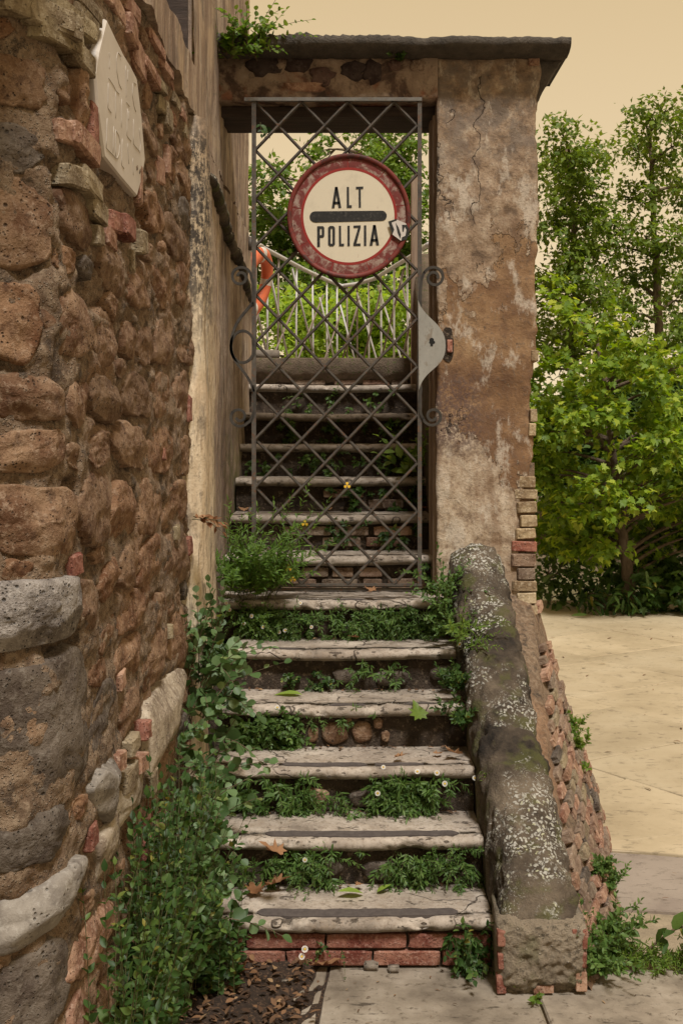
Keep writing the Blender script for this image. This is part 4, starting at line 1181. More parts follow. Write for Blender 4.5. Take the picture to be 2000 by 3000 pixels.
bar((GL - .05, GT + .008), (GR + .02, GT + .008), .016, .022, False, 'top_rail', y=.002, mat='iron_grey'); bar((GL, GB - .006), (GR + .02, GB - .006), .016, .014, True, 'bottom_rail', y=.004)
bar((GL - .015, GB - .026), (GR + .01, GB - .026), .012, .014, False, 'bottom_rail', y=.008)
def arc(cx, cy, r0, r1, a0, a1, n=28, ry=1.0):
    return [(cx + lerp(r0, r1, t / n) * math.cos(lerp(a0, a1, t / n)), cy + ry * lerp(r0, r1, t / n) * math.sin(lerp(a0, a1, t / n))) for t in range(n + 1)]
def bez(p0, p1, p2, p3, n=14):
    o = []
    for i in range(n + 1):
        t = i / n; o.append(tuple(p0[k] * (1 - t) ** 3 + 3 * p1[k] * t * (1 - t) ** 2 + 3 * p2[k] * t * t * (1 - t) + p3[k] * t ** 3 for k in (0, 1)))
    return o
def scroll(pts, mat='scroll_iron', w=.0125, t=.018, closed=False, name='scroll'):
    b = MB(); b.ribbon([(gx(x), YG - .010, gz(y)) for x, y in pts], w, t, (0, -1, 0), closed); return b.build(name, M[mat], gate, False)
# right side (image angles: y grows downward)
scroll(bez((964, 705), (966, 680), (962, 640), (974, 626)) + arc(996, 638, 25, 8, math.pi * 1.12, math.pi * 4.1, 44))
scroll(bez((966, 890), (964, 915), (958, 945), (971, 962)) + arc(993, 956, 23, 7, math.pi * .93, -math.pi * 1.9, 44))
# left side
scroll(bez((582, 700), (585, 675), (584, 655), (578, 640)) + arc(553, 637, 25, 7, 0, -math.pi * 2.9, 44))
scroll(bez((581, 695), (560, 725), (534, 740), (531, 795)) + bez((531, 795), (532, 840), (572, 850), (583, 900)))
scroll(bez((583, 885), (586, 915), (590, 945), (574, 968)) + arc(550, 957, 24, 7, .2 * math.pi, math.pi * 2.9, 44))
scroll(arc(558, 797, 27, 27, 0, 2 * math.pi, 36, 1.35)[:-1], closed=True, name='ring')
# lock plate
out = bez((959, 690), (972, 735), (1022, 740), (1022, 795)) + bez((1022, 795), (1022, 850), (972, 845), (961, 897))[1:]
b_ = MB(); fr = [Vector((gx(x), YG - .020, gz(y))) for x, y in out]; bk = [p + Vector((0, .022, 0)) for p in fr]
b_.v = fr + bk; n = len(fr); b_.f = [tuple(reversed(range(n))), tuple(n + i for i in range(n))] + [(i, (i + 1) % n, n + (i + 1) % n, n + i) for i in range(n)]
lock = b_.build('lock_plate', M['lock'], gate)
b_ = MB(); kp = arc(990, 782, 5.2, 5.2, 0, 2 * math.pi, 14)[:-1]
def flat(pts, y, th=.004):
    b = MB(); fr = [Vector((gx(x), y, gz(yy))) for x, yy in pts]; bk = [p + Vector((0, th, 0)) for p in fr]; n = len(fr)
    b.v = fr + bk; b.f = [tuple(range(n)), tuple(reversed(range(n, 2 * n)))] + [(i, n + i, n + (i + 1) % n, (i + 1) % n) for i in range(n)]
    return b
kb = flat(kp, YG - .0215); kb2 = flat([(987, 784), (993, 784), (993, 796), (987, 796)], YG - .0213); kb3 = flat(arc(991, 787, 7, 7, 0, 2 * math.pi, 12, .6)[:-1], YG - .0211)
kb.add(kb2.v, kb2.f); kb.add(kb3.v, kb3.f); kb.build('keyhole', M['keyhole'], lock)
# little hinges on the left
for dy in (560, 1180):
    b_ = MB(); b_.tube([(GL - .022, YG, gz(dy) - .03), (GL - .022, YG, gz(dy) + .03)], .011, 10); b_.build('hinge', M['iron'], gate, True)

# ================================================================ ROAD SIGN on the gate
YSN = YG - .045
sc_ = Vector(((801 * DS - 1000) * YSN / F, YSN, CH - (496.5 * DS - 1300) * YSN / F))
px = YSN / F * DS                    # metres per measured unit at the sign
sign = empty('road_sign', sc_ - Vector((0, 0, 141 * px)), 'round red rimmed road sign reading ALT POLIZIA wired to the gate', 'road sign')
def disc(r0, r1, y0, y1, name, mat, n=96, parent=sign, ragged=0):
    b = MB()
    def ring(r, y): return [sc_ + Vector((r * px * math.cos(2 * math.pi * i / n), y, r * px * math.sin(2 * math.pi * i / n) * 1.015)) for i in range(n)]
    if r0 > 0: b.grid([ring(r1, y1), ring(r0, y0)], True)
    else:
        b.v = ring(r1, y1); b.f = [tuple(reversed(range(n)))]
    return b.build(name, mat, parent, False)
b_ = MB(); n = 96
def sring(r, y): return [sc_ + Vector((r * px * math.cos(2 * math.pi * i / n), y, r * px * math.sin(2 * math.pi * i / n) * 1.015)) for i in range(n)]
b_.grid([sring(130, .012), sring(140, .012), sring(142, .004), sring(141.5, -.006), sring(139, -.010), sring(133.5, -.008), sring(131, -.002), sring(130.5, .003)], True)
b_.f.append(tuple(i for i in range(n)))
b_.build('rim', M['sign_rim'], sign, True)
disc(0, 105.5, 0, .0020, 'panel', M['sign_white'])
disc(104.5, 110.5, .0015, .0015, 'inner_ring', M['sign_red'])
nseg = 9
for q in range(nseg):               # worn reflective band, laid in separate segments
    a0, a1 = 2 * math.pi * (q + .28) / nseg + .008, 2 * math.pi * (q + 1.28) / nseg - .008; b = MB(); rows = []
    for rr in (110.2, 115, 124, 131.5):
        rows.append([sc_ + Vector((rr * px * math.cos(lerp(a0, a1, i / 14)), .0022 - (.0006 if 112 < rr < 130 else 0), rr * px * math.sin(lerp(a0, a1, i / 14)) * 1.015)) for i in range(15)])
    b.grid(rows); bo = b.build('band_segment', M['sign_worn'], sign)
disc(109.5, 132, .0030, .0030, 'red_ground', M['sign_red'])
def spoly(polys, name, mat, y=.0004):
    """filled outlines given in measured photo units"""
    b = MB()
    for pl in polys:
        k = len(b.v); b.v += [Vector(((x * DS - 1000) * YSN / F, YSN + y, CH - (yy * DS - 1300) * YSN / F)) for x, yy in pl]; b.f.append(tuple(k + i for i in range(len(pl))))
    return b.build(name, mat, sign)
def zz(x, y): return (800 + x / 3.136) / DS, (400 + y / 3.136) / DS
def zp(*pts): return [zz(*p) for p in pts]
def quad(a, b_, c, d): return zp(a, b_, c, d)
K = M['black']
# letters, traced at their places
spoly([zp((537, 658), (568, 462), (592, 462), (563, 658)), zp((568, 462), (592, 462), (626, 655), (600, 657)), zp((556, 598), (608, 597), (611, 622), (553, 623))], 'letter', K)
spoly([zp((676, 462), (696, 462), (698, 656), (676, 656)), zp((698, 630), (722, 630), (722, 654), (698, 656))], 'letter', K)
spoly([zp((760, 461), (828, 459), (826, 482), (760, 484)), zp((784, 483), (804, 482), (806, 652), (786, 653))], 'letter', K)
spoly([zp((404, 824), (430, 823), (430, 1014), (404, 1015)), zp((430, 823), (458, 823), (470, 836), (470, 915), (458, 929), (430, 931), (430, 906), (446, 904), (446, 848), (430, 848))], 'letter', K)
oo = [(504, 838), (520, 821), (552, 821), (568, 838), (568, 992), (552, 1008), (520, 1009), (504, 994)]; oi = [(528, 850), (532, 846), (540, 846), (544, 850), (544, 980), (540, 985), (532, 985), (528, 980)]
spoly([zp(oo[i], oo[(i + 1) % 8], oi[(i + 1) % 8], oi[i]) for i in range(8)], 'letter', K)
spoly([zp((603, 820), (623, 820), (625, 1008), (604, 1008)), zp((625, 984), (651, 983), (651, 1007), (625, 1008))], 'letter', K)
spoly([zp((682, 819), (703, 819), (704, 1007), (682, 1007))], 'letter', K)
spoly([zp((737, 818), (803, 815), (803, 838), (738, 840)), zp((780, 838), (803, 838), (764, 984), (736, 985)), zp((736, 984), (802, 982), (802, 1005), (736, 1006))], 'letter', K)
spoly([zp((833, 816), (855, 815), (855, 1004), (833, 1005))], 'letter', K)
spoly([zp((884, 1003), (917, 812), (942, 812), (911, 1002)), zp((917, 812), (942, 812), (972, 999), (946, 1001)), zp((901, 942), (955, 940), (958, 964), (898, 966))], 'letter', K)
bl_ = [zz(x, y) for x, y in ([(990, 681)] + [(1000 + 46 * math.cos(a) - 3, 728 + 47 * math.sin(a)) for a in (lerp(-math.pi / 2, math.pi / 2, t / 10) for t in range(11))] + [(385, 790)] + [(385 + 50 * math.cos(a), 738 + 51 * math.sin(a)) for a in (lerp(math.pi / 2, 1.5 * math.pi, t / 10) for t in range(11))])]
spoly([bl_], 'stop_bar', K)
# torn sticker lapping over the rim
stk = spoly([zp((1055, 790), (1125, 765), (1215, 800), (1245, 860), (1225, 945), (1170, 960), (1095, 905))], 'sticker', M['sticker'], -.0112)
for pl in (((1053, 785), (1130, 760), (1134, 775), (1085, 795), (1110, 860), (1092, 905)), ((1122, 795), (1150, 840), (1172, 905), (1165, 945), (1140, 890)), ((1180, 815), (1225, 815), (1246, 850), (1240, 920), (1215, 955), (1175, 960), (1180, 930), (1212, 915), (1222, 860), (1205, 835), (1195, 880), (1185, 880))):
    b = MB(); q = [zz(*p) for p in pl]; b.v = [Vector(((x * DS - 1000) * YSN / F, YSN - .0116, CH - (yy * DS - 1300) * YSN / F)) for x, yy in q]; b.f = [tuple(range(len(q)))]; b.build('sticker_print', K, stk)
# ================================================================ TERRACE behind the gate: railing, lifebuoy
terr = MB()
rows = []
for (x, y) in ((-.9, 11.2),):
    pass
RT = [W(562, 540, 8.9), W(600, 567, 9.4), W(640, 588, 9.9), W(700, 620, 10.7), W(750, 643, 11.4), W(785, 657, 11.7), W(820, 652, 11.6), W(860, 640, 11.2), W(905, 612, 10.4), W(950, 585, 9.8), W(985, 560, 9.3)]
ZT = ZS(13)
rail = empty('terrace_railing', (0, 11.0, ZT), 'pale crooked metal railing with slanting bars round the terrace', 'railing')
b_ = MB()
outl = [(p.x, p.y) for p in RT]
top = [Vector((x * 1.04, y + .12, ZT)) for x, y in outl] + [Vector((.9, 7.6, ZT)), Vector((-.9, 7.6, ZT))]
b_.v = top + [Vector((p.x, p.y, -.06)) for p in top]; n = len(top)
b_.f = [tuple(range(n)), tuple(reversed(range(n, 2 * n)))] + [(i, n + i, n + (i + 1) % n, (i + 1) % n) for i in range(n)]
tr_ = b_.build('terrace', M['paving_grey']); tag(tr_, kind='structure')
fine = []
for a, c in zip(RT, RT[1:]):
    for t in range(6): fine.append(a.lerp(c, t / 6))
fine.append(RT[-1])
b_ = MB(); b_.tube(fine, .019, 10); b_.build('handrail', M['rail_paint'], rail, True)
b_ = MB(); b_.tube([Vector((p.x, p.y, ZT + .08)) for p in fine], .014, 8); b_.build('bottom_rail', M['rail_brown'], rail, True)
r5 = random.Random(3)
for i in range(0, len(fine), 4):
    p = fine[i]; b_ = MB(); j = r5.uniform(-.01, .01)
    b_.tube([Vector((p.x + j, p.y, ZT - .02)), Vector((p.x, p.y, p.z))], .009, 6); b_.build('baluster', M['rail_paint' if r5.random() < .6 else 'rail_brown'], rail, True)
for i in range(1, len(fine) - 8, 7):
    for (a, c, m) in ((i, i + 7, 'rail_paint'), (i + 8, i, 'rail_brown')):
        p, q = fine[a], fine[c]; t0 = r5.uniform(.65, .96); b_ = MB()
        b_.tube([Vector((p.x, p.y - .015, lerp(ZT, p.z, t0))), Vector((q.x, q.y - .015, ZT + r5.uniform(0, .2)))], .009, 6)
        b_.build('slanting_bar', M[m], rail, True)
# lifebuoy hung against the wall, seen nearly edge on
buoy = empty('lifebuoy', W(612, 700, 8.2), 'orange lifebuoy with pale bands hanging beyond the gate', 'lifebuoy')
bc = W(588, 648, 8.2); ang = R(74); ux = Vector((math.cos(ang), math.sin(ang), 0)); uz = Vector((.22, 0, .975)).normalized(); nb_ = ux.cross(uz).normalized()
def torus(a0, a1, rr, n=18, Rr=.19):
    b = MB(); rows = []
    for i in range(n + 1):
        a = lerp(a0, a1, i / n); c = bc + (ux * math.cos(a) + uz * math.sin(a)) * Rr; d = (c - bc).normalized()
        rows.append([c + (d * math.cos(t) * 1.15 + nb_ * math.sin(t) * .8) * rr for t in (2 * math.pi * k / 12 for k in range(12))])
    b.grid(rows, True); return b
for q in range(4):
    a = q * math.pi / 2 + .3
    torus(a, a + math.pi / 2 - .28, .048).build('ring_segment', M['orange'], buoy, True); torus(a + math.pi / 2 - .28, a + math.pi / 2, .0485, 5).build('band', M['buoy_white'], buoy, True)
b_ = MB(); b_.tube([bc + (ux * math.cos(a) + uz * math.sin(a)) * (.245 + .02 * math.sin(4 * a)) for a in (2 * math.pi * i / 48 for i in range(49))], .006, 6); b_.build('rope', M['buoy_white'], buoy, True)
# round rail stub and stone by the landing, left
log = MB(); log.tube([Vector((-.58, 7.66, ZT + .032)), Vector((-.40, 7.70, ZT + .032))], .032, 12); tag(log.build('rail_pipe', M['pebble'], None, True), 'short thick grey pipe end lying at the landing edge', 'pipe')

# ================================================================ leaves, plants, trees
def leaf_mesh(kind):
    V = []; Fc = []
    if kind in ('ovate', 'narrow', 'round'):
        ws = {'ovate': [0, .20, .26, .14, 0], 'narrow': [0, .09, .11, .075, 0], 'round': [.04, .36, .47, .36, 0]}[kind]
        ys = [0, .22, .5, .78, 1.0]; dr = {'ovate': .10, 'narrow': .16, 'round': .04}[kind]
        for w, y in zip(ws, ys):
            z = -dr * y * y * 1.6
            V += [(-w, y, z + w * .28), (0, y, z), (w, y, z + w * .28)]
        for i in range(4):
            a = i * 3; Fc += [(a, a + 1, a + 4, a + 3), (a + 1, a + 2, a + 5, a + 4)]
    elif kind == 'maple':
        P = [(0, 0), (.10, .06), (.34, -.02), (.30, .16), (.52, .24), (.34, .36), (.48, .60), (.26, .52), (.17, .62), (.13, .78), (0, 1.02)]
        P = P + [(-x, y) for x, y in reversed(P[1:-1])]
        V = [(0, .34, -.02)] + [(x, y, .10 * abs(x) - .12 * y * y + (.05 if i % 2 else 0)) for i, (x, y) in enumerate(P)]
        n = len(P); Fc = [(0, 1 + i, 1 + (i + 1) % n) for i in range(n)]
    elif kind == 'curled':
        P = [(0, 0), (.10, .06), (.34, -.02), (.30, .16), (.52, .24), (.34, .36), (.48, .60), (.26, .52), (.17, .62), (.13, .78), (0, 1.02)]
        P = P + [(-x, y) for x, y in reversed(P[1:-1])]
        V = [(0, .36, .0)] + [(x * .8, y, .75 * x * x + .22 * (y - .4) ** 2 + .05 * math.sin(i * 2.3)) for i, (x, y) in enumerate(P)]
        n = len(P); Fc = [(0, 1 + i, 1 + (i + 1) % n) for i in range(n)]
    elif kind == 'far':
        V = [(0, 0, 0), (.34, .35, .06), (.14, .62, 0), (0, 1, -.1), (-.14, .62, 0), (-.36, .38, .06)]
        Fc = [(0, 1, 2, 3), (0, 3, 4, 5)]
    elif kind == 'trefoil':
        for a in (0, 2.1, -2.1):
            b = len(V); c, s = math.cos(a), math.sin(a)
            for (x, y, z) in ((0, 0, 0), (.2, .25, .03), (.22, .45, .02), (0, .55, -.04), (-.22, .45, .02), (-.2, .25, .03)):
                V.append((x * c - y * s, x * s + y * c + .2, z))
            Fc.append(tuple(b + i for i in range(6)))
    return V, Fc
LT = {k: leaf_mesh(k) for k in ('ovate', 'narrow', 'round', 'maple', 'curled', 'far', 'trefoil')}
LMESH = {}
def leaf_me(kind, mat):
    key = (kind, mat.name)
    if key not in LMESH:
        m = mesh_from(*LT[kind], name=kind + '_leaf'); m.materials.append(mat); m.polygons.foreach_set('use_smooth', [True] * len(m.polygons)); LMESH[key] = m
    return LMESH[key]
def joined(kind, mats):
    V, Fc = LT[kind]; V = np.array(V); nv = len(V)
    A = np.array([[list(r) for r in m] for m in mats])
    P = np.einsum('nij,vj->nvi', A[:, :3, :3], V) + A[:, None, :3, 3]
    loops = np.concatenate([np.array(f) for f in Fc]); sizes = np.array([len(f) for f in Fc]); N = len(mats)
    L = (loops[None, :] + (np.arange(N) * nv)[:, None]).ravel()
    S = np.tile(sizes, N); st = np.concatenate([[0], np.cumsum(S)[:-1]])
    me = bpy.data.meshes.new('foliage'); me.vertices.add(N * nv); me.vertices.foreach_set('co', P.astype(np.float32).ravel())
    me.loops.add(len(L)); me.loops.foreach_set('vertex_index', L.astype(np.int32))
    me.polygons.add(len(S)); me.polygons.foreach_set('loop_start', st.astype(np.int32)); me.polygons.foreach_set('loop_total', S.astype(np.int32))
    me.polygons.foreach_set('use_smooth', np.ones(len(S), dtype=bool)); me.update(calc_edges=True)
    return me
def leafM(pos, d, n_, size):
    d = d.normalized(); x = d.cross(n_)
    if x.length < 1e-5: x = d.orthogonal()
    x.normalize(); z = x.cross(d)
    return frame(x * size, d * size, z * size, pos)
def rv(r): return Vector((r.gauss(0, 1), r.gauss(0, 1), r.gauss(0, 1))).normalized()
def sprig(r, base, d, L, nl, size, droop=.5, pair=True, out=.8, up=.5, tip=True, wob=.25, lo=.15, szj=.25):
    """a stem and its leaves; returns (stem points, leaf matrices)"""
    pts = []; p = Vector(base); d = Vector(d).normalized(); n = 8; dd = d.copy(); wv = rv(r) * wob
    for i in range(n + 1):
        pts.append(p.copy()); dd = (dd + Vector((0, 0, -droop / n)) + wv / n).normalized(); p = p + dd * L / n
    lv = []
    for i in range(nl):
        t = lo + (1 - lo) * (i + r.uniform(-.2, .3)) / max(1, nl); t = max(0, min(.999, t)); k = int(t * n); f = t * n - k
        q = pts[k].lerp(pts[k + 1], f); ax = (pts[k + 1] - pts[k]).normalized()
        side = ax.cross(Vector((0, 0, 1)));
        if side.length < .1: side = ax.orthogonal()
        side.normalize(); phi = i * 2.4 + r.uniform(-.4, .4)
        side = Matrix.Rotation(phi if not pair else (math.pi * (i % 2) + (math.pi / 2) * ((i // 2) % 2)), 3, ax) @ side
        for sgn in ((1, -1) if pair and r.random() < .8 else (1,)):
            ld = (side * sgn * out + ax * (.5 + .4 * t) + rv(r) * .3); nn = Vector((0, 0, 1)) * up + ax * .4 + rv(r) * .45 + Vector((0, -.25, 0))
            lv.append(leafM(q, ld, nn, size * (1 + r.uniform(-szj, szj)) * (1.05 - .5 * t if t > .6 else 1)))
    if tip: lv.append(leafM(pts[-1], dd, Vector((0, -.3, 1)) + rv(r) * .3, size * .7))
    return pts, lv
CAMP = Vector((0, 0, CH))
def plant(name, label, cat, base, stems, leaves, kind, mat, n_ind=0, stem_r=.0016, stem_mat='stem', group=None, taper=True):
    o = empty(name, base, label, cat, group)
    if stems:
        b = MB()
        for pts in stems:
            k = len(pts); b.tube(pts, [stem_r * (1 - .6 * i / (k - 1)) for i in range(k)] if taper else stem_r, 5, False)
        so = b.build('stem', M[stem_mat], o, True)
        if len(stems) > 1: so['kind'] = 'stuff'
    if n_ind:
        leaves = sorted(leaves, key=lambda m: (m.translation - CAMP).length - 6 * abs(m.col[0][:3][2] if False else 0))
        me = leaf_me(kind, mat)
        for m in leaves[:n_ind]: link('leaf', me, o, mat, False, m)
        leaves = leaves[n_ind:]
    if leaves:
        fo = link('foliage', joined(kind, leaves), o, mat, False); fo['kind'] = 'stuff'
    return o
def flower_mesh():
    V = []; Fc = []
    for i in range(14):
        a = 2 * math.pi * i / 14; c, s = math.cos(a), math.sin(a); c2, s2 = math.cos(a + .2), math.sin(a + .2); c0, s0 = math.cos(a - .2), math.sin(a - .2)
        b = len(V); V += [(c * .15, s * .15, 0), (c2 * .45, s2 * .45, .03), (c * .5, s * .5, .0), (c0 * .45, s0 * .45, .03)]; Fc.append((b, b + 1, b + 2, b + 3))
    k = len(Fc); b = len(V); V.append((0, 0, .08))
    for i in range(8): V.append((.17 * math.cos(math.pi * i / 4), .17 * math.sin(math.pi * i / 4), .02))
    for i in range(8): Fc.append((b, b + 1 + i, b + 1 + (i + 1) % 8))
    m = mesh_from(V, Fc, 'daisy'); m.materials.append(M['petal']); m.materials.append(M['yolk'])
    for i, p in enumerate(m.polygons): p.material_index = 0 if i < k else 1
    return m
DAISY = flower_mesh()
def daisy(parent, p, size=.018, d=None):
    d = (d or Vector((rng.uniform(-.4, .4), -1, rng.uniform(.1, .9)))).normalized(); x = d.orthogonal().normalized()
    link('flower', DAISY, parent, None, False, frame(x * size, d.cross(x) * size, d * size, p))

def clump_tree(name, label, cat, base, trunk_pts, trunk_r, clumps, per, size, kind, mat, seed, n_ind=0, jit_d=.6, Yc=None, squash=.8, hang=.3, group=None, limbs=True, xs=1.0):
    """tree: tapered trunk, limbs reaching to each leaf clump, leaves spread through each clump's volume"""
    r = random.Random(seed); o = empty(name, base, label, cat, group)
    if trunk_pts:
        b = MB(); fine = []
        for a, c in zip(trunk_pts, trunk_pts[1:]):
            for t in range(5): fine.append(a.lerp(c, t / 5) + rv(r) * trunk_r * .18)
        fine.append(trunk_pts[-1]); k = len(fine)
        b.tube(fine, [trunk_r * (1.25 if i == 0 else 1) * (1 - .75 * i / (k - 1)) for i in range(k)], 10); b.build('trunk', M['bark'], o, True)
    lv = []; lb = MB()
    for (c, rx, rz) in clumps:
        if trunk_pts and limbs:
            cand = [q for q in fine if q.z < c.z - rz * .3] or [fine[0]]
            s = min(cand, key=lambda q: (q - c).length + .3 * abs(q.z - (c.z - .35 * (Vector((q.x - c.x, q.y - c.y)).length + rz))))
            mid = s.lerp(c, .5) + Vector((0, 0, .12 * (c - s).length)) + rv(r) * .08 * (c - s).length; L = []
            for i in range(9):
                t = i / 8; L.append(s * (1 - t) ** 2 + mid * 2 * t * (1 - t) + c * t * t)
            lb.tube(L, [trunk_r * .34 * (1 - .8 * i / 8) for i in range(9)], 6, False)
            for q in range(4):
                e = c + Vector((r.uniform(-rx, rx), r.uniform(-rx, rx), r.uniform(-rz, rz))) * .8; lb.tube([L[6], L[6].lerp(e, .5) + rv(r) * rx * .1, e], [trunk_r * .10, trunk_r * .07, trunk_r * .03], 4, False)
        m = int(per * (rx * rz) / .16) if per > 0 else int(-per)
        ns = max(3, int(m / 11))
        for _ in range(ns):          # twigs with a spray of leaves each
            v = rv(r) * (r.random() ** .45); tc = c + Vector((v.x * rx * xs, v.y * rx, v.z * rz)); td = (Vector((v.x, v.y, v.z * .6 + .1)) + rv(r) * .5).normalized()
            for q in range(11):
                p = tc + td * size * r.uniform(-.2, 1.7) + rv(r) * size * .75
                ld = (td * .5 + rv(r) + Vector((0, 0, -hang))).normalized(); nn = (Vector((v.x * .4, v.y * .4 - .2, .9)) + rv(r) * .55)
                lv.append(leafM(p, ld, nn, size * r.uniform(.65, 1.2)))
    if lb.v:
        lo = lb.build('limb', M['bark'], o, True); lo['kind'] = 'stuff'
    if n_ind:
        lv.sort(key=lambda m: (m.translation - CAMP).length); me = leaf_me(kind, mat)
        step = 2
        pick = lv[:n_ind * step:step]; ids = set(id(m) for m in pick)
        for m in pick: link('leaf', me, o, mat, False, m)
        lv = [m for m in lv if id(m) not in ids]
    cr = link('crown', joined(kind, lv), o, mat, False); cr['kind'] = 'stuff'
    return o
rc = random.Random(31)
def cl(lst, Y, jd=.5):
    o = []
    for (x, y, rx, ry) in lst:
        YY = Y + rc.uniform(-jd, jd); o.append((W(x, y, YY), 1.4 * rx * DS * YY / F, 1.2 * ry * DS * YY / F))
    return o
# ---- the young maple on the edge of the square
Ym = 12.9
mc = []
rm = random.Random(8)
edge_top = [(1225, 640), (1250, 665), (1290, 655), (1330, 715), (1370, 735), (1410, 720), (1445, 790), (1490, 770), (1530, 810), (1580, 800), (1700, 800)]
def topy(x):
    for (x0, y0), (x1, y1) in zip(edge_top, edge_top[1:]):
        if x0 <= x <= x1: return lerp(y0, y1, (x - x0) / (x1 - x0))
    return 800
lst = [(1262, 680, 26, 34), (1300, 745, 40, 40), (1355, 760, 38, 36), (1405, 765, 34, 40), (1465, 815, 40, 36), (1520, 840, 36, 34), (1575, 840, 40, 40)]
for _ in range(62):
    x = rm.uniform(1215, 1660); y = rm.uniform(topy(x) + 60, 1290 - 90 * max(0, (1330 - x) / 120)); lst.append((x, y, rm.uniform(38, 60), rm.uniform(30, 46)))
clumps = []
for (x, y, rx, ry) in lst:
    u = (x - 1440) / 230; v = (y - 960) / 340; dep = math.sqrt(max(.05, 1.15 - min(1, u * u) - .5 * min(1, v * v))) * 1.25
    YY = Ym + rm.uniform(-dep, dep * .7); clumps.append((W(x, y, YY), rx * DS * YY / F, ry * DS * YY / F))
bm_ = W(1446, 1400, 12.85)
clump_tree('maple_tree', 'bright green young maple with slim leaning trunk at the square edge', 'tree', bm_, [bm_, W(1442, 1330, 12.85), W(1432, 1260, 12.85), W(1420, 1180, 12.9), W(1405, 1040, 12.95), W(1390, 900, 12.95), W(1370, 780, 12.95)], .075,
           clumps, 800, .085, 'maple', M['leaf_maple'], 11, 300, squash=.8, hang=.5)
# ---- tall plane trees on the far bank
A = [(1290, 310, 26, 38), (1322, 372, 50, 44), (1368, 345, 24, 28), (1285, 410, 46, 40), (1350, 440, 46, 44), (1262, 500, 30, 50), (1325, 520, 56, 44), (1385, 500, 26, 36), (1300, 610, 50, 52), (1368, 590, 44, 40), (1262, 660, 34, 52), (1335, 680, 54, 46), (1390, 690, 32, 46), (1305, 770, 60, 40), (1375, 790, 46, 36), (1250, 780, 40, 46)]
B = [(1478, 282, 38, 34), (1528, 252, 36, 20), (1455, 345, 26, 44), (1500, 372, 34, 34), (1557, 330, 22, 46), (1490, 450, 38, 34), (1440, 452, 20, 22), (1560, 430, 22, 44), (1478, 540, 48, 36), (1540, 560, 32, 46), (1432, 570, 24, 30), (1500, 640, 46, 44), (1556, 690, 34, 50), (1430, 650, 32, 36), (1470, 720, 40, 40), (1545, 790, 42, 44), (1440, 790, 40, 36), (1500, 860, 50, 44)]
Cc = [(1590, 300, 24, 40), (1610, 420, 40, 50), (1600, 540, 36, 50), (1640, 640, 60, 70), (1600, 760, 50, 60), (1650, 860, 60, 60)]
Yt = 26.0
g_ = 'tall plane trees beyond the river'
def trunkline(pts, Y): return [W(x, y, Y) for x, y in pts]
clump_tree('plane_tree', 'tall dense plane tree right beside the gate pillar across the river', 'tree', W(1318, 1150, Yt), trunkline([(1318, 1150), (1316, 980), (1312, 800), (1320, 640), (1316, 480), (1300, 340)], Yt), .14, cl(A, Yt, 1.3), 330, .15, 'far', M['leaf_plane'], 21, group=g_)
clump_tree('plane_tree', 'tallest open crowned plane tree with sky showing between its clumps', 'tree', W(1502, 1150, Yt + 1), trunkline([(1502, 1150), (1506, 960), (1512, 780), (1505, 620), (1500, 480), (1492, 300)], Yt + 1), .15, cl(B, Yt + 1, 1.3), 270, .15, 'far', M['leaf_plane'], 22, group=g_)
clump_tree('plane_tree', 'plane tree cut by the right edge of the picture', 'tree', W(1610, 1150, Yt + 2), trunkline([(1610, 1150), (1612, 800), (1606, 500), (1596, 320)], Yt + 2), .14, cl(Cc, Yt + 2, 1.0), 360, .145, 'far', M['leaf_plane'], 23, group=g_)
# ---- trees seen through the gate
gate_hi = [(742, 345, 16, 30), (730, 420, 20, 30), (860, 325, 44, 26), (925, 330, 34, 34), (880, 390, 50, 40), (940, 420, 34, 50), (610, 425, 26, 36), (650, 410, 22, 20), (600, 500, 34, 44), (650, 500, 40, 40), (620, 580, 44, 44), (680, 570, 44, 40), (740, 520, 50, 50), (820, 480, 60, 50), (900, 500, 60, 60), (760, 620, 60, 40), (850, 590, 60, 50), (930, 580, 44, 50), (690, 650, 50, 40), (800, 670, 60, 36), (900, 670, 50, 40), (600, 660, 40, 40), (960, 660, 30, 50), (860, 720, 60, 40), (740, 720, 60, 40)]
clump_tree('plane_tree', 'mid green tree seen through the upper half of the gate', 'tree', Vector((W(830, 1150, 24).x, 24, .15)), [Vector((W(830, 1150, 24).x, 24, .15))] + trunkline([(828, 900), (835, 700), (850, 500), (870, 340)], 24), .14, cl(gate_hi, 24, 1.2), 420, .15, 'far', M['leaf_grass'], 24)
br_ = []
for _ in range(34): br_.append((rm.uniform(560, 980), rm.uniform(690, 860), rm.uniform(26, 46), rm.uniform(18, 30)))
br_ += [(640, 690, 40, 24), (720, 700, 40, 26), (900, 690, 44, 28), (810, 730, 50, 30), (960, 700, 30, 40)]
clump_tree('lime_tree', 'lime green sunlit tree just behind the terrace railing', 'tree', Vector((W(780, 1150, 13.3).x, 13.3, -.06)), [Vector((W(780, 1150, 13.3).x, 13.3, -.06))] + trunkline([(784, 900), (790, 760)], 13.3), .08, cl(br_, 13.3, .6), 1300, .085, 'far', M['leaf_bright'], 25)
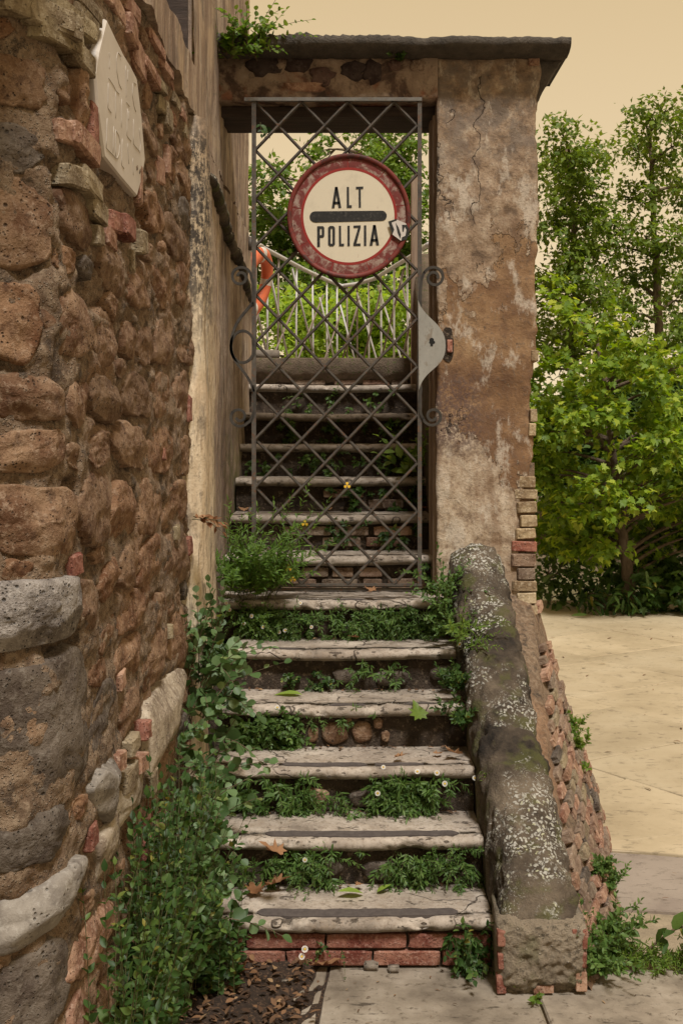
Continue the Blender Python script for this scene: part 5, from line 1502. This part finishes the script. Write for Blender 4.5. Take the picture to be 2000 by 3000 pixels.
# ---- undergrowth at the river edge and on the far bank
def bush(label, x, y, Y, w, h, mat, seed, kind='far', size=.11, per=260, name='bush', cat='bush'):
    r = random.Random(seed); base = W(x, y, Y); cs = []
    for _ in range(9):
        cs.append((base + Vector((r.uniform(-w, w) * .7, r.uniform(-.3, .3), r.uniform(.12, .8) * h)), w * .42, h * .26))
    clump_tree(name, label, cat, base, [base, base + Vector((.02, 0, h * .3)), base + Vector((-.03, .03, h * .6))], .02, cs, per, size, kind, M[mat], seed, hang=.2)
bush('leafy dark shrub at the foot of the gate pillar', 1258, 1395, 13.4, .45, .75, 'leaf_dark', 41)
bush('small bright fern like shrub left of the maple trunk', 1385, 1408, 12.9, .32, .42, 'leaf_nettle', 42, 'narrow', .16, 400)
bush('dark shrub right of the maple trunk', 1520, 1415, 12.9, .55, .75, 'leaf_dark', 43, 'maple', .11, 200)
bush('low dark shrub directly behind the maple trunk', 1440, 1390, 13.7, .55, .70, 'leaf_dark', 44)
bush('tall shrub at the far right edge of the square', 1590, 1420, 13.0, .5, 1.1, 'leaf_dark', 45, 'maple', .12, 200)
for i, (x, Y, w, h, lab) in enumerate(((1270, 23.0, 1.3, 2.6, 'wide bush on the far bank behind the pillar'), (1390, 23.4, 1.4, 2.8, 'wide bush on the far bank behind the maple crown'), (1500, 23.2, 1.4, 3.0, 'wide bush on the far bank right of the maple trunk'), (1610, 23.4, 1.4, 3.2, 'wide bush on the far bank at the right edge'))):
    p = W(x, 1150, Y); r = random.Random(50 + i); base = Vector((p.x, Y, 0.0)); cs = [(base + Vector((r.uniform(-w, w) * .7, r.uniform(-.5, .5), r.uniform(.1, .85) * h)), w * .42, h * .22) for _ in range(13)]
    clump_tree('bank_bush', lab, 'bush', base, [base, base + Vector((0, 0, h * .6))], .05, cs, 240, .18, 'far', M['leaf_dark'], 50 + i)

# the far-off belt of scrub along the bank, one mass
r = random.Random(77); lm = []
for i in range(95):
    c = Vector((lerp(-22, 34, i / 94) + r.uniform(-.4, .4), r.uniform(28, 31), r.uniform(1.2, 2.2))); hh = r.uniform(.9, 1.7)
    for _ in range(230):
        v = rv(r) * r.random() ** .4; lm.append(leafM(c + Vector((v.x * .8, v.y * .7, v.z * hh)), rv(r) + Vector((0, 0, -.3)), Vector((0, -.3, 1)) + rv(r) * .6, r.uniform(.16, .30)))
fw = link('far_wood', joined('far', lm), None, M['leaf_dark'], False); tag(fw, 'dark belt of scrub along the far river bank', 'wood', kind='stuff')

# ================================================================ plants on the wall and the steps
# caper-like shrub with round leaves spilling over the left ends of the steps
r = random.Random(61); st = []; lv = []
for i in range(74):
    t = r.random(); base = Vector((-.58 + r.uniform(0, .11), lerp(3.75, 4.72, t) + r.uniform(-.08, .08), lerp(.12, .85, t) + r.uniform(-.12, .22)))
    d = Vector((r.uniform(-.1, .75), r.uniform(-.9, .1), r.uniform(.1, 1.5)))
    s_, l_ = sprig(r, base, d, r.uniform(.14, .34), r.randint(6, 10), r.uniform(.036, .058), droop=r.uniform(.3, 1.6), pair=False, out=.75, up=.5)
    st.append(s_); lv += l_
for i in range(7):   # the upright shoots against the plaster
    base = Vector((-.55 + r.uniform(0, .06), r.uniform(4.5, 4.75), r.uniform(.80, .95)))
    s_, l_ = sprig(r, base, (r.uniform(-.1, .35), -.25, 1), r.uniform(.25, .42), 11, .042, droop=.15, pair=False, out=.8); st.append(s_); lv += l_
plant('caper_shrub', 'shrub with round grey green leaves spilling over the left step ends', 'shrub', Vector((-.52, 4.3, .1)), st, lv, 'round', M['leaf_caper'], 300, .0022, 'twig')
# pellitory thicket at the wall foot
r = random.Random(62); st = []; lv = []
for i in range(170):
    t = r.random(); Y = lerp(2.72, 4.0, t ** .8); x = r.uniform(-.61, -.50 + .03 * t) if r.random() < .9 else r.uniform(-.50, -.44)
    base = Vector((x, Y, 0.0)); hgt = (.50 + .36 * sstep(-.2, -.55, x)) * r.uniform(.6, 1.1)
    s_, l_ = sprig(r, base, (r.uniform(-.1, .28), r.uniform(-.5, .25), 1.6), hgt, 15, r.uniform(.028, .046), droop=.35, pair=True, out=.9, up=.35, lo=.28)
    st.append(s_); lv += l_
for i in range(26):
    base = Vector((r.uniform(-.47, -.34), r.uniform(3.80, 4.05), 0.0))
    s_, l_ = sprig(r, base, (r.uniform(-.2, .3), r.uniform(-.5, .1), 1.5), r.uniform(.18, .42), 12, r.uniform(.028, .044), droop=.4, pair=True, out=.9, up=.35, lo=.2); st.append(s_); lv += l_
plant('pellitory_bush', 'dense dark green nettle like bush at the foot of the stone wall', 'bush', Vector((-.45, 3.4, 0)), st, lv, 'ovate', M['leaf_nettle'], 300, .0018)
# feathery plant growing through the foot of the gate
r = random.Random(63); st = []; lv = []
for i in range(56):
    base = Vector((r.uniform(-.54, -.30), r.uniform(5.40, 5.66), ZS(6) + r.uniform(0, .04)))
    s_, l_ = sprig(r, base, (r.uniform(-.2, .75), r.uniform(-.7, .05), 1.2), r.uniform(.2, .48), 22, .044, droop=r.uniform(.4, 1.3), pair=True, out=.7, up=.4); st.append(s_); lv += l_
for (e, L) in (((.36, -.1, 1), .60), ((.22, -.05, 1), .52), ((.55, -.2, 1), .5), ((.7, -.15, 1), .55), ((.1, -.2, 1), .5), ((.45, -.3, 1), .42)):
    s_, l_ = sprig(r, Vector((-.34, 5.5, ZS(6))), e, L, 24, .040, droop=.25, pair=True, out=.7); st.append(s_); lv += l_
fp = plant('feathery_weed', 'bright feathery weed growing through the left foot of the gate', 'weed', Vector((-.42, 5.5, ZS(6))), st, lv, 'narrow', M['leaf_wispy'], 120, .0014)
def yellow(parent, p):
    link('flower', leaf_me('trefoil', M['yolk']), parent, None, False, frame(Vector((1, 0, 0)) * .03, Vector((0, .2, 1)).normalized() * .03, Vector((0, -1, .2)).normalized() * .03, p))
for (x, y) in ((672, 1333), (662, 1308), (700, 1205), (797, 1118)): yellow(fp, W(x, y, 5.45))
# weeds rooted in the joints under each nosing: (riser, x0, x1, count, leaf kind, leaf size, material, droop, label)
def riser_weed(k, spans, kind, size, mat, label, seed, name='step_weed', L=(.05, .12), per=9, dens=1.0, flowers=(), zr=(.05, .95), ind=0):
    r = random.Random(seed); st = []; lv = []; z0, z1 = ZS(k - 1), ZS(k) - .045
    for (x0, x1, cnt) in spans:
        for i in range(int(cnt * dens)):
            xx = r.uniform(x0, x1)
            if k != 6 and noise.noise(Vector((xx * 9, k * 3.1, 0))) < -.12 and r.random() < .8: continue
            b0 = Vector((xx, YS(k) + .045 - r.uniform(0, .03), lerp(z0, z1, r.uniform(*zr))))
            s_, l_ = sprig(r, b0, (r.uniform(-.8, .8), r.uniform(-1.0, -.3), r.uniform(-.5, .9)), r.uniform(*L) * r.choice((.6, 1, 1, 1.5)), per, size * r.choice((.7, .9, 1.1, 1.35)), droop=r.uniform(.2, 1.6), pair=kind != 'round', out=.8); st.append(s_); lv += l_
    xc = sum((a + b) / 2 for a, b, _ in spans) / len(spans)
    o = plant(name, label, 'weed', Vector((xc, YS(k) + .02, z0)), st, lv, kind, M[mat], ind, .0011)
    for (x, y) in flowers: daisy(o, W(x, y, YS(k) - .05), rng.uniform(.017, .024))
    return o
riser_weed(6, [(-.46, -.2, 100), (-.2, .40, 120), (.1, .45, 40)], 'narrow', .026, 'leaf_daisy', 'dense daisy mat covering the riser right below the gate', 71, flowers=((604, 1440), (690, 1385), (641, 1452), (578, 1415), (527, 1400), (560, 1432), (655, 1448), (520, 1385), (715, 1440)), per=13)
riser_weed(6, [(-.5, -.36, 34)], 'trefoil', .02, 'leaf_wispy', 'light green maidenhair fern at the left end below the gate', 72, name='fern', L=(.08, .18))
riser_weed(5, [(.0, .34, 20), (-.36, -.30, 6)], 'narrow', .024, 'leaf_daisy', 'sparse trailing weed on the second riser below the gate', 73, flowers=((1055, 1480),))
riser_weed(5, [(-.26, -.06, 16)], 'trefoil', .026, 'leaf_nettle', 'small clover patch on the second riser below the gate', 74, L=(.03, .07), zr=(.0, .5), per=4)
riser_weed(4, [(-.46, -.19, 80)], 'ovate', .028, 'leaf_daisy', 'leafy weed at the left of the riser with tuff stones', 75, flowers=((637, 1625), (620, 1490)))
riser_weed(4, [(-.2, .16, 24)], 'narrow', .022, 'leaf_daisy', 'thin fringe of weed hanging above the tuff stones', 76, zr=(.8, 1.0), L=(.03, .07))
riser_weed(3, [(-.46, -.1, 80), (.14, .42, 95), (-.1, .14, 24)], 'narrow', .030, 'leaf_daisy', 'daisy weeds along the riser above the second step', 77, flowers=((1003, 1775), (867, 1822), (1021, 1800), (1090, 1787), (958, 1772), (880, 1762)), per=12)
riser_weed(2, [(-.40, .50, 190)], 'narrow', .026, 'leaf_daisy', 'dark weed mat along the lowest weedy riser', 78, flowers=((700, 1975),), per=12)
riser_weed(1, [(.385, .50, 34)], 'ovate', .032, 'leaf_nettle', 'leafy weed against the end block beside the red bricks', 79, L=(.08, .20), per=6, ind=90)
riser_weed(1, [(-.12, .0, 9)], 'trefoil', .018, 'leaf_nettle', 'tiny clover growing on the red brick riser', 80, L=(.03, .08), per=4, flowers=((693, 2197), (700, 2180)))
for k, x0, x1, c, lab in ((7, .30, .44, 16, 'weed at the right end of the first riser behind the gate'), (8, -.1, .40, 26, 'weeds on the second riser behind the gate'), (9, -.1, .42, 24, 'weeds on the third riser behind the gate'), (10, -.5, .42, 34, 'weeds on the fourth riser behind the gate'), (11, -.4, .42, 34, 'weeds on the fifth riser behind the gate'), (12, -.4, .42, 22, 'weeds on the sixth riser behind the gate')):
    riser_weed(k, [(x0, x1, c)], 'ovate', .028, 'leaf_dark' if k > 9 else 'leaf_nettle', lab, 82 + k)
# broad-leaved weed at the right behind the gate
r = random.Random(101); st = []; lv = []
for i in range(9):
    s_, l_ = sprig(r, Vector((.36 + r.uniform(-.03, .06), 6.5 + r.uniform(-.1, .1), ZS(9))), (r.uniform(-.9, .3), -.5, 1), r.uniform(.2, .36), 7, .075, droop=.9, pair=False); st.append(s_); lv += l_
plant('broadleaf_weed', 'bright broad leaved weed at the right behind the gate', 'weed', Vector((.37, 6.5, ZS(9))), st, lv, 'ovate', M['leaf_grass'], 60, .0022)
# weeds along the foot of the parapet
def edge_weed(label, pts, cnt, L, size, kind, mat, seed, name='weed', per=9, d=(0, -.5, 1), spread=.7, ind=0, droop=(.1, .8), n_st=.0014):
    r = random.Random(seed); st = []; lv = []
    for i in range(cnt):
        a = r.choice(pts); b0 = a + Vector((r.uniform(-.035, .035), r.uniform(-.05, .05), r.uniform(-.01, .02)))
        dd = Vector(d) + Vector((r.uniform(-1, 1), r.uniform(-1, .4), r.uniform(-.2, .2))) * spread
        s_, l_ = sprig(r, b0, dd, r.uniform(*L), per, size, droop=r.uniform(*droop), pair=kind not in ('round',), out=.8); st.append(s_); lv += l_
    return plant(name, label, 'weed', pts[0], st, lv, kind, M[mat], ind, n_st)
edge_weed('upright weed at the top of the parapet beside the gate', [Vector((.475, 5.46, ZS(5) + .08)), Vector((.48, 5.36, ZS(5) + .03)), Vector((.47, 5.52, ZS(6)))], 34, (.12, .32), .030, 'ovate', 'leaf_daisy', 111, per=12, ind=120)
edge_weed('trailing pale weed over the parapet shoulder', [Vector((.50, 5.2, ZS(5) + .08)), Vector((.50, 5.1, ZS(5) + .03))], 12, (.12, .26), .034, 'narrow', 'leaf_grass', 112, per=12, d=(.4, -.6, .6))
edge_weed('leafy weed by the parapet above the cracked step', [Vector((.47, YS(4) + .02, ZS(4) - .06)), Vector((.48, YS(4) - .06, ZS(3) + .10)), Vector((.48, YS(4) + .1, ZS(4) + .04))], 30, (.07, .16), .030, 'ovate', 'leaf_nettle', 113, ind=60)
edge_weed('small weed by the parapet on the cracked step', [Vector((.478, YS(5) - .02, ZS(4) + .05))], 10, (.05, .14), .030, 'ovate', 'leaf_daisy', 114)
edge_weed('yellow green tuft on top of the parapet half way down', [W(1118, 1790, 4.55)], 12, (.04, .09), .020, 'narrow', 'leaf_grass', 115)
edge_weed('yellow green creeper on the brick flank', [FL(.80, .40) + Vector((0, -.02, .02)), FL(.76, .33), FL(.84, .46)], 24, (.04, .13), .028, 'ovate', 'leaf_grass', 116)
edge_weed('small creeper low on the outer brick flank', [FL(.36, .10), FL(.33, .16), FL(.4, .08)], 26, (.05, .12), .026, 'ovate', 'leaf_daisy', 117)
edge_weed('tall weeds growing beside the end block', [Vector((.86, 4.12, 0)), Vector((.90, 4.2, 0)), Vector((.98, 4.35, 0)), Vector((.84, 4.06, 0))], 62, (.12, .30), .032, 'ovate', 'leaf_daisy', 118, per=12, ind=80)
edge_weed('low grassy weeds behind the right paving slab', [Vector((lerp(.86, 1.36, t / 9), 4.14 + .05 * math.sin(t * 3), 0)) for t in range(10)], 150, (.05, .14), .024, 'narrow', 'leaf_grass', 119, per=12, spread=1.0)
edge_weed('tiny weed in the joint before the end block', [Vector((.60, 3.86, 0))], 3, (.04, .07), .026, 'ovate', 'leaf_grass', 120, per=3)
# bramble shoot reaching in from the right
r = random.Random(121); cane = [Vector((1.05, 4.13, .05)), Vector((1.13, 4.12, .12)), Vector((1.24, 4.10, .17)), Vector((1.38, 4.08, .21)), Vector((1.55, 4.06, .25))]; lv = []; st = [cane]
for i in range(26):
    t = r.random() * 3.999; k = int(t); q = cane[k].lerp(cane[k + 1], t - k)
    lv.append(leafM(q, Vector((r.uniform(-.8, .8), r.uniform(-.8, .2), r.uniform(-.4, .8))), Vector((0, -.4, 1)) + rv(r) * .4, r.uniform(.06, .09)))
plant('bramble_shoot', 'arching bramble shoot reaching in from the right over the paving', 'bramble', cane[0], st, lv, 'ovate', M['leaf_nettle'], 26, .004, 'twig', taper=False)
# caper plant on the left end of the coping, small fern on the lintel, sprig on the wall, climber tip
r = random.Random(131); st = []; lv = []
for i in range(34):
    base = Vector((-.50 + r.uniform(-.06, .12), 5.52 + r.uniform(-.04, .04), 3.60 + r.uniform(-.05, .06)))
    s_, l_ = sprig(r, base, (r.uniform(-.6, 1.0), r.uniform(-.8, .1), r.uniform(.2, 1.5)), r.uniform(.07, .22), 8, .034, droop=r.uniform(.2, 1.4), pair=False); st.append(s_); lv += l_
for e in ((1.3, -.2, .8), (.9, -.1, 1.4), (1.5, 0, .5)):
    s_, l_ = sprig(r, Vector((-.42, 5.52, 3.64)), e, .30, 10, .032, droop=.4, pair=False); st.append(s_); lv += l_
plant('coping_plant', 'green caper plant rooted at the left end of the coping', 'plant', Vector((-.5, 5.55, 3.62)), st, lv, 'round', M['leaf_grass'], 200, .002, 'twig')
edge_weed('tiny fern growing in the lintel face', [W(911, 133, YP - .02)], 10, (.03, .06), .020, 'trefoil', 'leaf_dark', 132, per=4, d=(0, -1, .2))
edge_weed('thin twig with a few leaves on the plaster edge', [W(449, 1197, 4.52)], 4, (.07, .15), .040, 'ovate', 'leaf_dry', 133, per=3, d=(1.2, -.4, .1), spread=.25, n_st=.0018)
edge_weed('tiny leaf sprig dangling below the beam', [W(608, 285, 5.6)], 3, (.03, .07), .034, 'ovate', 'leaf_nettle', 134, per=2, d=(.2, -.3, -1), spread=.2)

# ================================================================ fallen leaves, litter, pebbles
def fallen(p, size, yaw, tilt, mat, label, group, kind='curled'):
    me = leaf_me(kind, M[mat])
    Mx = Matrix.Translation(p + Vector((0, 0, .004))) @ Matrix.Rotation(yaw, 4, 'Z') @ Matrix.Rotation(tilt, 4, 'X') @ Matrix.Diagonal((size, size, size, 1))
    o = link('fallen_leaf', me, None, None, False, Mx); tag(o, label, 'leaf', group); return o
FLs = [(745, 1445, 5, .075, 'crumpled brown leaf in the daisy mat below the gate'), (823, 1472, 5, .05, 'yellow brown leaf lying on the second step below the gate'), (855, 1345, 6, .07, 'pinkish dry leaf caught at the gate bottom rail'),
 (1042, 1583, 4, .07, 'brown leaf at the right end of the cracked step'), (905, 1750, 3, .06, 'small brown leaf on the strip of the third step'), (1050, 1742, 3, .09, 'long brown leaf at the right of the third step'), (1000, 1741, 3, .05, 'dark curled leaf near the middle of the third step'),
 (650, 1975, 2, .10, 'large brown leaf among the weeds at the left above the lowest step'), (610, 2045, 1, .11, 'reddish brown leaf at the left back of the lowest step'), (590, 2065, 1, .09, 'orange brown leaf at the left end of the lowest step'), (830, 2040, 1, .04, 'small brown leaf at the back of the lowest step'),
 (720, 2225, 0, .115, 'big crumpled orange leaf on the paving below the bricks'), (545, 2200, 0, .11, 'spiky brown leaf against the dark litter'), (520, 2245, 0, .11, 'pale brown leaf on the litter by the bush'), (590, 2230, 0, .06, 'small reddish leaf on the litter'), (620, 2190, 0, .10, 'curled dark leaf under the brick riser'),
 (560, 1465, 5, .06, 'brown leaf at the left end of the second step below the gate'), (523, 1440, 5, .06, 'small dark leaf under the fern'), (560, 1160, 8, .07, 'dry leaf pile on the left behind the gate'), (755, 1170, 8, .05, 'dry leaf in the middle of the second step behind the gate'), (965, 1170, 8, .06, 'dry leaf at the right of the second step behind the gate')]
rf = random.Random(140)
for (x, y, k, sz, lab) in FLs:
    p = G(x, y, ZS(k)) if k not in (8,) else Vector((W(x, y, YS(8) + .1).x, YS(8) + .1, ZS(8) + .01))
    if k == 6: p = Vector((W(855, 1345, 5.52).x, 5.525, ZS(6) + .02))
    fallen(p + Vector((0, 0, .012)), sz, rf.uniform(0, 6.3), rf.uniform(-.25, .45), 'leaf_dry', lab, 'dry fallen leaves on the steps')
fallen(G(835, 2055, ZS(1)), .10, 1.9, .35, 'leaf_fresh', 'fresh green leaf lying on the lowest step', 'fresh fallen leaves', 'ovate'); fallen(G(865, 2052, ZS(1)), .06, -1.2, .5, 'leaf_fresh', 'small fresh green leaf beside the larger one on the lowest step', 'fresh fallen leaves', 'ovate')
fallen(G(695, 1598, ZS(4)), .13, 1.4, .1, 'leaf_fresh', 'long yellow green leaf lying on the cracked step', 'fresh fallen leaves', 'ovate')
fallen(W(965, 1655, YS(4) - .03), .09, .5, 1.0, 'leaf_grass', 'green maple leaf hanging under the cracked step', 'fresh fallen leaves', 'maple')
# litter mound in the corner of the paving
b_ = MB(); rows = []
for i in range(33):
    row = []
    for j in range(33):
        x = lerp(-.62, -.02, i / 32); y = lerp(2.9, 4.2, j / 32); e = fbm((x, y, 3), 6, 4)
        edge = (-.10 - .10 * (4.15 - y)) + .10 * e; hh = .030 * sstep(edge + .06, edge - .16, x)
        row.append(Vector((x, y, -.006 + hh + .010 * fbm((x, y, 1), 30, 3) * (hh > .002))))
    rows.append(row)
b_.grid(rows); tag(b_.build('leaf_litter', M['litter'], None, True), 'dark soil and crumbled leaf litter at the foot of the bush', 'litter', kind='stuff')
r = random.Random(150); lm = []
for i in range(620):
    y = r.uniform(3.2, 4.16); x = r.uniform(-.5, -.08 - .1 * (4.15 - y)) + r.gauss(0, .02)
    lm.append(leafM(Vector((x, y, .028 + r.uniform(0, .012))), Vector((r.uniform(-1, 1), r.uniform(-1, 1), r.uniform(-.2, .4))), Vector((0, 0, 1)) + rv(r) * .5, r.uniform(.012, .042)))
for k in range(1, 7):
    for i in range(60):
        x = r.uniform(-.5, .5); y = YS(k + 1) + .03 - abs(r.gauss(0, .022)); lm.append(leafM(Vector((x, y, ZS(k) + .006)), Vector((r.uniform(-1, 1), r.uniform(-1, 1), .1)), Vector((0, 0, 1)) + rv(r) * .5, r.uniform(.008, .028)))
lo = link('leaf_crumbs', joined('ovate', lm), None, M['crumb'], False); tag(lo, 'brown crumbs of dead leaves scattered on steps and paving', 'litter', kind='stuff')
PB = [rough_block(200 + i, 4, .10, .75) for i in range(3)]
for i, (x, y, s, lab) in enumerate(((852, 2226, .036, 'grey pebble on the paving under the brick riser'), (903, 2232, .028, 'smaller brown pebble right of the grey one under the brick riser'), (655, 2262, .02, 'little stone on the litter edge'))):
    o = box_obj('pebble', G(x, y, 0) + Vector((0, 0, s * .35)), (s * 1.3, s, s * .8), M['pebble'], None, PB, i, None, True); tag(o, lab, 'pebble')
b_ = MB(); b_.tube([G(1392, 2200, 0) + Vector((0, 0, .01)), G(1412, 2198, 0) + Vector((0, 0, .012)), G(1425, 2204, 0) + Vector((0, 0, .01))], [.006, .008, .004], 7); tag(b_.build('twig', M['twig'], None, True), 'short dark stick on the right paving slab', 'twig')
r = random.Random(171); lm = []
for i in range(190):
    Y = r.uniform(4.6, 13.0); x = r.uniform(1.05, 1.2 + Y * .25); lm.append(leafM(Vector((x, Y, .006)), Vector((r.uniform(-1, 1), r.uniform(-1, 1), .05)), Vector((0, 0, 1)) + rv(r) * .3, r.choice((.012, .02, .02, .03, .06))))
for i in range(160):
    x = r.uniform(-.3, 1.5); Y = r.uniform(3.0, 4.1); lm.append(leafM(Vector((x, Y, .005)), Vector((r.uniform(-1, 1), r.uniform(-1, 1), .05)), Vector((0, 0, 1)) + rv(r) * .3, r.choice((.008, .012, .02))))
lo = link('square_litter', joined('narrow', lm), None, M['crumb'], False); tag(lo, 'bits of twig and dead leaf scattered over the pale square', 'litter', kind='stuff')
